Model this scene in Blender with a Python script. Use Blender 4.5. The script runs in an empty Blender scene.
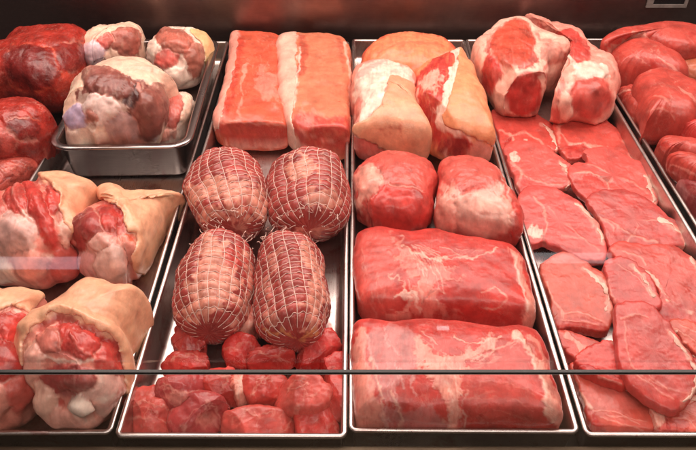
import bpy, math, random
import numpy as np
from mathutils import Vector, Matrix

random.seed(7)
R = math.radians
scene = bpy.context.scene
COL = scene.collection

# ---------------------------------------------------------------- camera numbers
F = 680.0                     # focal length in photo pixels (696 wide)
PITCH = R(39.5)
CAMZ = 0.553
CX, CY = 348.0, 225.0
CAM = np.array([0.0, 0.0, CAMZ])
FWD = np.array([0, math.cos(PITCH), -math.sin(PITCH)])
UPV = np.array([0, math.sin(PITCH), math.cos(PITCH)])
RGT = np.array([1.0, 0, 0])


def ray(x, y):
    return FWD + (x - CX) / F * RGT - (y - CY) / F * UPV


def at(x, y, z):
    d = ray(x, y)
    return CAM + d * ((z - CAMZ) / d[2])


# close-up frames the coordinates below were read in: (x0, y0, scale)
C1 = (0, 0, 2.5); C2 = (180, 0, 2.811); C3 = (340, 0, 2.811); C4 = (460, 0, 2.814)
C5 = (0, 150, 3.0); C6 = (0, 280, 2.647); D1 = (150, 140, 2.814); D2 = (110, 280, 2.648)
D3 = (340, 140, 2.814); D4 = (340, 280, 2.648); D5 = (490, 100, 2.811); D6 = (520, 240, 3.75)
D7 = (540, 330, 3.75); E1 = (0, 0, 4.5); E2 = (0, 90, 4.09); E3 = (60, 20, 3.2125)
E4 = (600, 0, 4.5); E5 = (600, 80, 3.75); PX = (0, 0, 1.0)


def conv(pts, fr):
    a = np.asarray(pts, float)
    return a / fr[2] + np.array(fr[:2], float)


# ---------------------------------------------------------------- noise
def _hash(ix, iy, iz, seed):
    h = (ix.astype(np.uint32) * np.uint32(374761393) + iy.astype(np.uint32) * np.uint32(668265263)
         + iz.astype(np.uint32) * np.uint32(2147483647) + np.uint32(seed * 1013 + 17) * np.uint32(1274126177))
    h = (h ^ (h >> np.uint32(13))) * np.uint32(1274126177)
    h = (h ^ (h >> np.uint32(16))) * np.uint32(2246822519)
    return (h ^ (h >> np.uint32(13)))


_G = np.array([[1, 1, 0], [-1, 1, 0], [1, -1, 0], [-1, -1, 0], [1, 0, 1], [-1, 0, 1], [1, 0, -1], [-1, 0, -1],
               [0, 1, 1], [0, -1, 1], [0, 1, -1], [0, -1, -1], [1, 1, 0], [-1, 1, 0], [0, -1, 1], [0, -1, -1]], float)


def perlin(P, seed=0):
    f = np.floor(P); i = f.astype(np.int64); t = P - f
    w = t * t * t * (t * (t * 6 - 15) + 10)
    out = np.zeros(len(P))
    for dx in (0, 1):
        for dy in (0, 1):
            for dz in (0, 1):
                with np.errstate(over='ignore'):
                    h = _hash(i[:, 0] + dx, i[:, 1] + dy, i[:, 2] + dz, seed) & np.uint32(15)
                g = _G[h]
                d = (g * (t - np.array([dx, dy, dz]))).sum(1)
                wx = w[:, 0] if dx else 1 - w[:, 0]
                wy = w[:, 1] if dy else 1 - w[:, 1]
                wz = w[:, 2] if dz else 1 - w[:, 2]
                out += d * wx * wy * wz
    return out


def fbm(P, scale, octv=3, seed=0):
    o = np.zeros(len(P)); a = 1.0
    for k in range(octv):
        o += a * perlin(P * scale * (2 ** k) + 13.7 * k + 101.3, seed + k); a *= 0.5
    return o


def sstep(a, b, x):
    t = np.clip((x - a) / (b - a), 0, 1)
    return t * t * (3 - 2 * t)


# ---------------------------------------------------------------- colours (linear albedo)
LEAN = (.54, .050, .040); LEANL = (.63, .105, .082); LEANP = (.68, .17, .145); LEAND = (.24, .022, .020); BLOOD_SHADE = (.40, .018, .015)  # deep red serves real blood and the shade painted under hock skin rims
FAT = (.84, .46, .36); FATW = (.88, .64, .53); FATP = (.80, .32, .25); SKIN = (.86, .46, .30); SKINO = (.80, .26, .12)
PEACH = (.84, .40, .28); BEEF = (.17, .012, .010); BEEFL = (.36, .028, .018); MEMB = (.55, .22, .205); LAV = (.56, .44, .54)
BROWN = (.24, .065, .05); ORNG = (.68, .115, .06)


# ---------------------------------------------------------------- paint ops
def Pg(pts, col, a=1.0, soft=5, d=0.0, warp=5): return ('P', pts, col, a, soft, d, warp)
def Ln(pts, w, col, a=1.0, soft=4, d=0.0, warp=4): return ('L', pts, col, a, soft, d, warp, w)
def El(cx, cy, rx, ry, col, a=1.0, soft=5, d=0.0, warp=5, rot=0):
    c, s = math.cos(R(rot)), math.sin(R(rot))
    return Pg([(cx + rx * math.cos(t) * c - ry * math.sin(t) * s, cy + rx * math.cos(t) * s + ry * math.sin(t) * c)
               for t in np.linspace(0, 2 * math.pi, 18, endpoint=False)], col, a, soft, d, warp)


def catmull(pts, n, closed):
    p = np.asarray(pts, float); m = len(p); out = []
    segs = m if closed else m - 1
    for i in range(segs):
        if closed:
            a, b, c, d = p[(i - 1) % m], p[i], p[(i + 1) % m], p[(i + 2) % m]
        else:
            a, b, c, d = p[max(i - 1, 0)], p[i], p[i + 1], p[min(i + 2, m - 1)]
        for t in np.linspace(0, 1, n, endpoint=False):
            out.append(.5 * ((2 * b) + (-a + c) * t + (2 * a - 5 * b + 4 * c - d) * t * t + (-a + 3 * b - 3 * c + d) * t ** 3))
    if not closed: out.append(p[-1])
    return np.array(out)


def seg_dist(Q, poly, closed):
    d = np.full(len(Q), 1e9); m = len(poly)
    for i in range(m if closed else m - 1):
        a, b = poly[i], poly[(i + 1) % m]
        ab = b - a; L = (ab ** 2).sum() + 1e-12
        t = np.clip(((Q - a) @ ab) / L, 0, 1)
        d = np.minimum(d, np.hypot(*(Q - a - t[:, None] * ab).T))
    return d


def inside(Q, poly):
    r = np.zeros(len(Q), bool); m = len(poly); j = m - 1
    for i in range(m):
        xi, yi = poly[i]; xj, yj = poly[j]
        c = (yi > Q[:, 1]) != (yj > Q[:, 1])
        xx = (xj - xi) * (Q[:, 1] - yi) / (yj - yi + 1e-12) + xi
        r ^= c & (Q[:, 0] < xx); j = i
    return r


def fields(Q, seed):
    Z = np.column_stack([Q, np.zeros(len(Q))])
    return [fbm(Z, .10, 5, seed + 60 * i) for i in range(4)] + [fbm(Z, .09, 2, seed + 9),
            fbm(Z @ np.array([[.85, .5, 0], [-.12, .22, 0], [0, 0, 1]]), .45, 3, seed + 19)]


def op_mask(op, Q, fr, k, fld):
    s = fr[2]; pts = conv(op[1], fr); soft, warp = op[4] / s * .75, op[6] / s
    W = np.column_stack([fld[k % 4], fld[(k + 1 + k // 4) % 4]]) * warp * 2.2 * (1 if k % 2 else -1)
    Qw = Q + W
    if op[0] == 'P':
        poly = catmull(pts, 4, True)
        d = seg_dist(Qw, poly, True); sd = np.where(inside(Qw, poly), d, -d)
        return sstep(-soft * .5, soft * .5, sd + fld[5] * min(soft, 3) * .9)
    poly = catmull(pts, 4, False) if len(pts) > 2 else pts
    wn = op[7] / s * .5 * (1 + .9 * fld[4] * (1 if k % 2 else -1))
    d = seg_dist(Qw, poly, False)
    return (1 - sstep(np.maximum(wn - soft * .5, 0), wn + soft * .5, d))


# ---------------------------------------------------------------- mesh building
def smooth(me):
    me.polygons.foreach_set('use_smooth', np.ones(len(me.polygons), bool))


def mesh_np(name, V, quads, tris=None):
    me = bpy.data.meshes.new(name)
    nq, nt = len(quads), 0 if tris is None else len(tris)
    me.vertices.add(len(V)); me.vertices.foreach_set('co', np.asarray(V, np.float32).ravel())
    idx = quads.ravel() if nt == 0 else np.concatenate([quads.ravel(), tris.ravel()])
    me.loops.add(len(idx)); me.loops.foreach_set('vertex_index', idx.astype(np.int32))
    me.polygons.add(nq + nt)
    st = np.concatenate([np.arange(nq) * 4, nq * 4 + np.arange(nt) * 3]).astype(np.int32)
    me.polygons.foreach_set('loop_start', st)
    me.update(calc_edges=True); me.validate()
    smooth(me)
    return me


def normals(me):
    n = np.zeros(len(me.vertices) * 3, np.float32); me.vertices.foreach_get('normal', n); return n.reshape(-1, 3).astype(float)


def put_attr(me, col, lean):
    a = me.attributes.new('Col', 'FLOAT_COLOR', 'POINT')
    a.data.foreach_set('color', np.column_stack([col, np.ones(len(col))]).astype(np.float32).ravel())
    b = me.attributes.new('lean', 'FLOAT', 'POINT'); b.data.foreach_set('value', lean.astype(np.float32))


def link(name, me, m, parent=None, loc=None):
    o = bpy.data.objects.new(name, me); COL.objects.link(o)
    if m: me.materials.append(m)
    if parent: o.parent = parent
    if loc is not None: o.location = loc
    return o


def tag(o, label=None, cat=None, group=None, kind=None):
    if label: o['label'] = label
    if cat: o['category'] = cat
    if group: o['group'] = group
    if kind: o['kind'] = kind
    return o


def empty(name, loc):
    o = bpy.data.objects.new(name, None); COL.objects.link(o); o.location = loc; o.empty_display_size = .02; return o


def grid_faces(nr, n):
    i = np.arange(nr - 1)[:, None] * n; j = np.arange(n)[None, :]; k = (j + 1) % n
    q = np.stack([i + j, i + n + j, i + n + k, i + k], -1).reshape(-1, 4)
    return q


def leanness(c):
    return np.clip(1.25 - (c[:, 1] / np.maximum(c[:, 0], 1e-4)) * 2.3, 0, 1)


SEED = [1]


def paint(V, N, c3, cpx, mpp, base, ops, fr, seed, blotch, marb, relief=0.0):
    """albedo and relief of a cut surface, worked out in the piece's own flat frame"""
    rd = (c3 - CAM) / np.linalg.norm(c3 - CAM)
    M = np.linalg.inv(np.column_stack([rd, RGT, UPV]))
    s = (V - c3) @ M.T
    Q = np.column_stack([cpx[0] + s[:, 1] / mpp, cpx[1] - s[:, 2] / mpp])
    col = np.tile(np.array(base, float), (len(V), 1))
    n1 = fbm(V, 38, 4, seed)
    lz = leanness(col)
    col *= (1 + blotch * n1)[:, None]
    disp = np.zeros(len(V)); k = 0
    fld = fields(Q, seed + 7); n2 = fbm(V, 60, 3, seed + 31); n3 = fbm(V, 85, 3, seed + 32)
    for op in ops:
        k += 1
        m = op_mask(op, Q, fr, k, fld) * op[3]
        md = m
        if relief > .0012 or abs(op[5]) > .002:          # big muscles roll over softly
            md = op_mask(op[:4] + (op[4] * 3.5,) + op[5:6] + (op[6] * .4,) + op[7:], Q, fr, k, fld) * op[3]
        m = m * np.clip(1 - .7 * np.maximum(fld[5], 0), .65, 1)
        vary = 1 + blotch * .8 * (n2, n3, n1)[k % 3]
        col = col * (1 - m[:, None]) + (np.array(op[2])[None] * vary[:, None]) * m[:, None]
        lum = op[2][1]
        disp = disp * (1 - md * .5) + (op[5] + relief * max(-1.2, min(1, (lum - .12) / .12))) * md
    if marb:
        r = 1 - np.abs(fbm(V * np.array([1, .6, 1]), 55, 4, seed + 77)) * 6
        mk = sstep(.62, 1.0, r) * sstep(-.15, .35, fbm(V, 22, 2, seed + 5)) * marb
        mk *= leanness(col)
        col = col * (1 - mk[:, None]) + np.array(FAT)[None] * mk[:, None]
    return Q, np.clip(col, .004, .9), disp, fld


def piece(name, fr, outline, h, base=.006, n=3.0, nb=3.0, col=LEAN, ops=(), skin=None, label=None, cat='meat', group=None,
          rough=.0014, rscale=32, blotch=.35, marb=.35, mat=None, N=230, RT=58, tilt=(0, 0), bumps=(), skincol=SKIN, skinmat=None,
          skinname='skin', skint=.0028, edge=.016, scale=1.0, skinops=(), cuts=(), relief=.0004, crease=0.0, ragged=.7, taper=None, wrinkle=0.0, muscles=(), cutk=.93):
    SEED[0] += 37; seed = SEED[0]
    px = catmull(conv(outline, fr), 10, True)
    px = px.mean(0) + (px - px.mean(0)) * scale
    uu = np.linspace(0, 2 * math.pi, len(px), endpoint=False); cr = np.column_stack([np.cos(uu), np.sin(uu), np.zeros(len(px))])
    px = px + np.column_stack([fbm(cr, 4.0, 3, seed), fbm(cr, 4.0, 3, seed + 1)]) * ragged * 2
    cpx = np.array([(px[:, 0].min() + px[:, 0].max()) / 2, (px[:, 1].min() + px[:, 1].max()) / 2])
    zm = base + h / 2
    c3 = at(cpx[0], cpx[1], zm)
    dist = np.linalg.norm(c3 - CAM); depth = (c3 - CAM) @ FWD; mpp = depth / F
    G = np.array([at(a, b, zm) for a, b in px])[:, :2] - c3[:2]
    er = c3[:2] / np.linalg.norm(c3[:2]); et = np.array([er[1], -er[0]])
    rr, tt = G @ er, G @ et
    sa = (CAMZ - zm) / dist; ca = math.sqrt(1 - sa * sa)
    off = (rr.max() + rr.min()) / 2; Sg = (rr.max() - rr.min()) / 2; S = Sg * sa
    q = n / (n - 1); B = h / 2 * ca
    A = (S ** q - B ** q) ** (1 / q) if S > B * 1.12 else S * .5
    k = (A / sa) / Sg
    rr = (rr - off) * k + off * .0
    G = rr[:, None] * er + tt[:, None] * et
    # resample footprint by arc length
    Gc = np.vstack([G, G[:1]]); L = np.concatenate([[0], np.cumsum(np.hypot(*np.diff(Gc, axis=0).T))])
    u = np.linspace(0, L[-1], N, endpoint=False)
    foot = np.column_stack([np.interp(u, L, Gc[:, 0]), np.interp(u, L, Gc[:, 1])])
    if np.sum(foot[:, 0] * np.roll(foot[:, 1], -1) - foot[:, 1] * np.roll(foot[:, 0], -1)) < 0: foot = foot[::-1].copy()   # outward normals
    ctr = foot.mean(0)
    RB = 14
    ph = np.linspace(0, math.pi / 2, RT + 1)[1:] ** 1.0
    rt = np.sin(ph) ** (2 / n); zt = np.maximum(np.cos(ph), 0) ** (2 / n)
    # even out ring spacing
    s = np.concatenate([[0], np.cumsum(np.hypot(np.diff(np.r_[0, rt]) * 2, np.diff(np.r_[1, zt]) * h / max(np.ptp(foot[:, 1]), .02)))])
    pf = np.interp(np.linspace(0, s[-1], RT + 1)[1:], s, np.r_[0, ph])
    rt = np.sin(pf) ** (2 / n); zt = np.maximum(np.cos(pf), 0) ** (2 / n)
    pb = np.linspace(0, math.pi / 2, RB + 1)[1:-1]
    rbm = np.cos(pb) ** (2 / nb); zb = -np.sin(pb) ** (2 / nb)
    rr_ = np.concatenate([rt, rbm]); zz = np.concatenate([zt, zb]) * h / 2
    xy = ctr[None, None] + (foot - ctr)[None] * rr_[:, None, None]
    V = np.concatenate([xy, np.broadcast_to(zz[:, None, None], xy.shape[:2] + (1,))], -1).reshape(-1, 3)
    nr = len(rr_)
    V = np.vstack([V, [ctr[0], ctr[1], h / 2], [ctr[0], ctr[1], -h / 2]])
    quads = grid_faces(nr, N)
    j = np.arange(N); kk = (j + 1) % N
    top = np.column_stack([np.full(N, nr * N), j, kk]); b0 = (nr - 1) * N
    bot = np.column_stack([np.full(N, nr * N + 1), b0 + kk, b0 + j])
    V[:, 2] += V[:, 0] * tilt[0] + V[:, 1] * tilt[1]
    for (az_, el_, fr_) in cuts:                     # knife cuts: flat faces trimmed off the rounded body
        nrm = np.array([math.sin(R(az_)) * math.cos(R(el_)), -math.cos(R(az_)) * math.cos(R(el_)), math.sin(R(el_))])
        dd = V @ nrm; lim = dd.max() * fr_
        V = V - np.maximum(dd - lim, 0)[:, None] * nrm * cutk
    if taper:
        tp = conv(taper[0], fr); A_, B_ = at(*tp[0], zm)[:2] - c3[:2], at(*tp[1], zm)[:2] - c3[:2]
        st = np.clip(((V[:, :2] - A_) @ (B_ - A_)) / ((B_ - A_) ** 2).sum(), 0, 1)
        V[:, 2] = (V[:, 2] + h / 2) * (1 + (taper[1] - 1) * st) - h / 2
    W = V + c3
    rd = (c3 - CAM) / dist
    for (bx, by, br, ba) in bumps:
        bp = conv([(bx, by)], fr)[0]; cc = at(bp[0], bp[1], base + h)
        d2 = ((W[:, :2] - cc[:2]) ** 2).sum(1); upw = sstep(-.1, .7, V[:, 2] / (h / 2))
        W[:, 2] += ba * np.exp(-d2 / (br / fr[2] * mpp) ** 2) * upw
    me0 = mesh_np('tmp', W, quads, np.vstack([top, bot])); Nn = normals(me0); bpy.data.meshes.remove(me0)
    Q, colr, disp, fld = paint(W, Nn, c3, cpx, mpp, col, ops, fr, seed, blotch, marb, relief)
    if muscles:                                      # separate rounded muscles with valleys between them
        sc_ = fr[2]; best = np.zeros(len(W)); win = np.full(len(W), -1); dist_b = np.ones(len(W)); dome2 = np.zeros(len(W))
        Wq = np.column_stack([fld[0], fld[1]]) * 3.4
        for i_, (mx, my, rx, ry, rot, Hm, mc) in enumerate(muscles):
            p_ = conv([(mx, my)], fr)[0]; dx = (Q + Wq) - p_; c_, s_ = math.cos(R(rot)), math.sin(R(rot))
            du = (dx[:, 0] * c_ + dx[:, 1] * s_) / (rx / sc_); dv = (-dx[:, 0] * s_ + dx[:, 1] * c_) / (ry / sc_)
            r2 = du * du + dv * dv; hm = Hm * .62 * np.maximum(1 - r2, 0) ** .75
            g = hm > best; dome2 = np.where(g, best, np.maximum(dome2, hm)); best = np.where(g, hm, best); win = np.where(g, i_, win)
        fr_vis = sstep(-.35, .15, -(Nn @ rd))
        gap = sstep(0, .0014, best - dome2)           # 0 in the seam between two muscles
        for i_, mm_ in enumerate(muscles):
            k_ = (win == i_) * sstep(0, .0018, best) * fr_vis * (1 - .45 * np.maximum(fld[5], 0))
            cc_ = np.array(mm_[6])[None] * (1 + .45 * fbm(W * np.array([1, .5, 1]), 60, 4, seed + 61 + i_) + .25 * fbm(W, 25, 2, seed + 90 + i_))[:, None]
            k_ = (k_ * (.55 + .35 * gap))[:, None]
            colr = colr * (1 - k_) + cc_ * k_
        sm_ = ((1 - gap) * (best > .0012) * fr_vis * .6)[:, None]
        colr = colr * (1 - sm_) + np.array(FATP)[None] * (.8 + .5 * fld[2])[:, None] * sm_
        disp = disp * .5 + (best - .002 - .0011 * (1 - gap) * (best > .0012)) * fr_vis
        colr = np.clip(colr, .004, .9)
    if crease:
        ck = crease * sstep(.25, 1, 1 - np.abs(fbm(W, 20, 2, seed + 55)) * 5)
        if skin is not None: ck *= 1 - op_mask(('P', skin, SKIN, 1, 30, 0, 3), Q, fr, 2, fld)
        disp -= ck
    up = sstep(-.95, -.5, V[:, 2] / (h / 2))
    rel = rough * (fbm(W, rscale, 3, seed + 3) * 1.6 + .25 * fbm(W, rscale * 5, 2, seed + 4))
    big = edge * h * fbm(W, 14, 2, seed + 21) * 2
    W2 = W + Nn * ((rel + disp + big) * up)[:, None]
    org = np.array([c3[0], c3[1], base])
    me = mesh_np(name, W2 - org, quads, np.vstack([top, bot]))
    put_attr(me, colr, leanness(colr))
    o = link(name, me, mat or M['meat'], None, org)
    tag(o, label, cat, group)
    if skin is not None:
        m = op_mask(skin if skin[0] == 'L' else ('P', skin, SKIN, 1, 6, 0, 3), Q, fr, 2, fld[:5] + [fld[5] * 0])
        if skin[0] == 'L': m *= sstep(-.6, .1, V[:, 2] / (h / 2))
        # skin wraps the back as well
        fm = m[quads].mean(1) > .5
        fq = quads[fm]
        ft = top[m[top].mean(1) > .5]
        used, inv = np.unique(np.concatenate([fq.ravel(), ft.ravel()]), return_inverse=True)
        inv = inv.ravel(); itri = inv[fq.size:].reshape(-1, 3); inv = inv[:fq.size]
        Ns = Nn
        Vs = (W2 - org)[used] + Ns[used] * (skint * (.55 + .45 * sstep(.5, 1, m[used])))[:, None]
        Vs += Ns[used] * (fbm(W2[used], 45, 3, seed + 8) * .0012)[:, None]
        if wrinkle:
            wk = 1 - np.abs(fbm(W2[used] * np.array([1, .55, 1]), 34, 2, seed + 15)) * 4
            Vs -= Ns[used] * (np.maximum(wk, 0) * wrinkle)[:, None]
        ms = mesh_np(skinname, Vs, inv.reshape(-1, 4), itri if len(itri) else None)
        cs = np.tile(np.array(skincol), (len(used), 1)) * (1 + .22 * fbm(W2[used], 30, 4, seed + 12))[:, None]
        ed = 1 - sstep(.55, 1.0, m[used])
        cs = cs * (1 - ed[:, None] * .6) + np.array(FATW) * ed[:, None] * .6
        for kq, op in enumerate(skinops):
            mm = (op_mask(op, Q, fr, kq + 1, fld) * op[3])[used][:, None]
            cs = cs * (1 - mm) + np.array(op[2]) * mm
        put_attr(ms, np.clip(cs, .01, .9), np.zeros(len(used)))
        so = link(skinname, ms, skinmat or M['rind'], o)
        sm = so.modifiers.new('thick', 'SOLIDIFY'); sm.thickness = skint * 1.3; sm.offset = -1
        sk = so.modifiers.new('relax', 'SMOOTH'); sk.factor = .5; sk.iterations = 7
    return o


# ---------------------------------------------------------------- materials
M = {}


def nodes(name):
    m = bpy.data.materials.new(name); m.use_nodes = True
    nt = m.node_tree; b = nt.nodes['Principled BSDF']
    return m, nt, b


def N_(nt, t, **k):
    n = nt.nodes.new(t)
    for a, v in k.items():
        if a in n.inputs.keys() if isinstance(a, str) else False: n.inputs[a].default_value = v
        else: setattr(n, a, v)
    return n


def mathn(nt, op, a, b=None, clamp=False):
    n = nt.nodes.new('ShaderNodeMath'); n.operation = op; n.use_clamp = clamp
    for i, v in enumerate((a, b)):
        if v is None: continue
        if isinstance(v, (int, float)): n.inputs[i].default_value = v
        else: nt.links.new(v, n.inputs[i])
    return n.outputs[0]


def mixc(nt, f, a, b, mode='MIX'):
    n = nt.nodes.new('ShaderNodeMix'); n.data_type = 'RGBA'; n.blend_type = mode
    for s, v in ((n.inputs[0], f), (n.inputs[6], a), (n.inputs[7], b)):
        if isinstance(v, (int, float)): s.default_value = v
        elif isinstance(v, tuple): s.default_value = (*v, 1) if len(v) == 3 else v
        else: nt.links.new(v, s)
    return n.outputs[2]


def maprange(nt, v, a, b, c, d):
    n = nt.nodes.new('ShaderNodeMapRange'); nt.links.new(v, n.inputs[0])
    for i, x in enumerate((a, b, c, d)): n.inputs[i + 1].default_value = x
    return n.outputs[0]


def obj_coords(nt, scale=(1, 1, 1), rot=(0, 0, 0)):
    tc = nt.nodes.new('ShaderNodeTexCoord'); oi = nt.nodes.new('ShaderNodeObjectInfo')
    mp = nt.nodes.new('ShaderNodeMapping'); mp.inputs['Scale'].default_value = scale; mp.inputs['Rotation'].default_value = rot
    ad = nt.nodes.new('ShaderNodeVectorMath'); ad.operation = 'ADD'
    nt.links.new(tc.outputs['Object'], ad.inputs[0]); nt.links.new(oi.outputs['Random'], ad.inputs[1])
    nt.links.new(ad.outputs[0], mp.inputs[0])
    return mp.outputs[0]


def noise(nt, vec, scale, detail=4, rough=.55, dist=0.0):
    n = nt.nodes.new('ShaderNodeTexNoise'); nt.links.new(vec, n.inputs['Vector'])
    n.inputs['Scale'].default_value = scale; n.inputs['Detail'].default_value = detail
    n.inputs['Roughness'].default_value = rough; n.inputs['Distortion'].default_value = dist
    return n.outputs[0]


def flesh(name, rough=(.26, .46), bump=.35, sss=.22, fibre=.5, coat=.12, pores=False, spec=.5):
    m, nt, b = nodes(name); L = nt.links
    at_ = nt.nodes.new('ShaderNodeAttribute'); at_.attribute_name = 'Col'
    ln = nt.nodes.new('ShaderNodeAttribute'); ln.attribute_name = 'lean'
    v = obj_coords(nt)
    vf = obj_coords(nt, (1.0, .22, .6), (.4, .5, 1.0))
    n1 = noise(nt, v, 70, 6, .6)
    n2 = noise(nt, vf, 700, 4, .6, .3)
    n3 = noise(nt, v, 420, 5, .65)
    n4 = noise(nt, vf, 240, 4, .6, .6)
    c = at_.outputs['Color']
    v1 = maprange(nt, n1, .3, .7, .82, 1.16)
    v2 = maprange(nt, n2, .3, .7, 1 - .22 * fibre, 1 + .26 * fibre)
    vv = mathn(nt, 'MULTIPLY', mathn(nt, 'MULTIPLY', v1, v2), maprange(nt, n4, .3, .7, .95, 1.05))
    vm = nt.nodes.new('ShaderNodeVectorMath'); vm.operation = 'SCALE'
    L.new(c, vm.inputs[0]); L.new(vv, vm.inputs['Scale'])
    col = vm.outputs[0]
    # hair-fine fat threads through the lean
    nw = noise(nt, vf, 170, 5, .62, 1.2)
    th = mathn(nt, 'ABSOLUTE', mathn(nt, 'SUBTRACT', nw, .5))
    th = maprange(nt, th, 0, .03, .20, 0)
    big = maprange(nt, noise(nt, v, 40, 2), .45, .65, 0, 1)
    th = mathn(nt, 'MULTIPLY', mathn(nt, 'MULTIPLY', th, big), ln.outputs['Fac'])
    col = mixc(nt, th, col, (.74, .40, .32))
    L.new(col, b.inputs['Base Color'])
    rr = maprange(nt, noise(nt, v, 120, 4), .3, .7, rough[0], rough[1])
    L.new(rr, b.inputs['Roughness'])
    b.inputs['Specular IOR Level'].default_value = spec
    b.inputs['Subsurface Weight'].default_value = sss
    b.inputs['Subsurface Radius'].default_value = (1, .35, .25); b.inputs['Subsurface Scale'].default_value = .005
    b.inputs['Coat Weight'].default_value = coat; b.inputs['Coat Roughness'].default_value = .18
    hsum = mathn(nt, 'ADD', mathn(nt, 'MULTIPLY', n3, .8), mathn(nt, 'MULTIPLY', n2, .5))
    hsum = mathn(nt, 'ADD', hsum, mathn(nt, 'MULTIPLY', noise(nt, v, 160, 3), 2.2))
    if pores:
        vo = nt.nodes.new('ShaderNodeTexVoronoi'); L.new(v, vo.inputs['Vector']); vo.inputs['Scale'].default_value = 520
        hsum = mathn(nt, 'ADD', hsum, mathn(nt, 'MULTIPLY', maprange(nt, vo.outputs[0], 0, .35, 0, 1), .5))
    bp = nt.nodes.new('ShaderNodeBump'); bp.inputs['Strength'].default_value = bump; bp.inputs['Distance'].default_value = .0011
    L.new(hsum, bp.inputs['Height']); L.new(bp.outputs[0], b.inputs['Normal'])
    M[name] = m


flesh('meat', rough=(.27, .42), bump=.13, fibre=.24, coat=.08, spec=.42)
flesh('beef', rough=(.24, .40), bump=.35, sss=.15, fibre=.8, coat=.15)
flesh('rind', rough=(.3, .46), bump=.2, sss=.3, fibre=.2, coat=.05, pores=True)


def steel(name, base, rough, streak=(1, 60, 60), var=.12, metal=1.0, smudge=.25, blood=0.0):
    m, nt, b = nodes(name); L = nt.links
    v = obj_coords(nt, streak); v0 = obj_coords(nt)
    n = noise(nt, v, 30, 5, .65); s = noise(nt, v0, 14, 5, .6)
    sc = mathn(nt, 'MULTIPLY', maprange(nt, n, .3, .7, 1 - var, 1 + var), maprange(nt, s, .3, .75, 1, 1 - smudge))
    vm = nt.nodes.new('ShaderNodeVectorMath'); vm.operation = 'SCALE'; vm.inputs[0].default_value = base; L.new(sc, vm.inputs['Scale'])
    cb = vm.outputs[0]
    if blood:                                         # thin dried meat juice on the steel
        sp = maprange(nt, noise(nt, v0, 26, 6, .62, .4), .52, .66, 0, blood)
        cb = mixc(nt, sp, cb, (.30, .035, .025))
        fl = maprange(nt, noise(nt, v0, 300, 3), .66, .72, 0, blood)
        cb = mixc(nt, fl, cb, (.35, .10, .08))
    L.new(cb, b.inputs['Base Color']); b.inputs['Metallic'].default_value = metal
    L.new(maprange(nt, mathn(nt, 'ADD', mathn(nt, 'MULTIPLY', s, .7), mathn(nt, 'MULTIPLY', n, .3)), .3, .7, rough * .75, rough * 1.35), b.inputs['Roughness'])
    bp = nt.nodes.new('ShaderNodeBump'); bp.inputs['Strength'].default_value = .05; bp.inputs['Distance'].default_value = .0002
    L.new(n, bp.inputs['Height']); L.new(bp.outputs[0], b.inputs['Normal'])
    M[name] = m


steel('tray_steel', (.68, .64, .61), .30, (50, 1.2, 50), blood=.55)
steel('pan_steel', (.40, .36, .35), .24, (1.5, 50, 50))
steel('wall_steel', (.30, .22, .20), .36, (1.2, 1, 60), smudge=.45)
steel('ledge_steel', (.15, .115, .08), .6, (1, 60, 60))
steel('deck_black', (.012, .011, .010), .5, metal=0)


def simple(name, col, rough=.5, metal=0):
    m, nt, b = nodes(name); v = obj_coords(nt)
    b.inputs['Metallic'].default_value = metal
    c = mixc(nt, maprange(nt, noise(nt, v, 90, 4), .35, .65, 0, 1), tuple(x * .8 for x in col), tuple(min(x * 1.15, 1) for x in col))
    nt.links.new(c, b.inputs['Base Color'])
    nt.links.new(maprange(nt, noise(nt, v, 50, 3), .3, .7, rough * .8, min(rough * 1.2, 1)), b.inputs['Roughness'])
    M[name] = m


simple('string', (.82, .58, .50), .6)
simple('frame_plastic', (.24, .21, .19), .4)
simple('dark_plastic', (.012, .012, .013), .3)


def glass(name):
    m = bpy.data.materials.new(name); m.use_nodes = True; nt = m.node_tree; nt.nodes.clear()
    out = nt.nodes.new('ShaderNodeOutputMaterial'); mx = nt.nodes.new('ShaderNodeMixShader')
    tr = nt.nodes.new('ShaderNodeBsdfTransparent'); tr.inputs[0].default_value = (.985, .99, .985, 1)
    gl = nt.nodes.new('ShaderNodeBsdfGlossy'); gl.inputs['Roughness'].default_value = .02
    fr = nt.nodes.new('ShaderNodeFresnel'); ge = nt.nodes.new('ShaderNodeNewGeometry')
    nt.links.new(maprange(nt, ge.outputs['Backfacing'], 0, 1, 1.45, 1 / 1.45), fr.inputs[0])   # same reflectance from both sides
    nt.links.new(fr.outputs[0], mx.inputs[0]); nt.links.new(tr.outputs[0], mx.inputs[1]); nt.links.new(gl.outputs[0], mx.inputs[2])
    nt.links.new(mx.outputs[0], out.inputs[0]); M[name] = m


glass('clear_glass')
m, nt, b = nodes('glass_edge')
b.inputs['Base Color'].default_value = (.008, .009, .008, 1); b.inputs['Roughness'].default_value = .3; M['glass_edge'] = m
m, nt, b = nodes('bevel')
b.inputs['Base Color'].default_value = (.30, .34, .33, 1); b.inputs['Roughness'].default_value = .1; M['bevel'] = m  # pale grey stands in for a light glint under the glass edge

# ---------------------------------------------------------------- hard things


def rrect(cx, cy, w, d, r, k=8):
    pts = []
    for (sx, sy, a0) in ((1, 1, 0), (-1, 1, 90), (-1, -1, 180), (1, -1, 270)):
        for i in range(k + 1):
            a = R(a0 + 90 * i / k)
            pts.append((cx + sx * (w / 2 - r) + r * math.cos(a), cy + sy * (d / 2 - r) + r * math.sin(a)))
    return np.array(pts)


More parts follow.
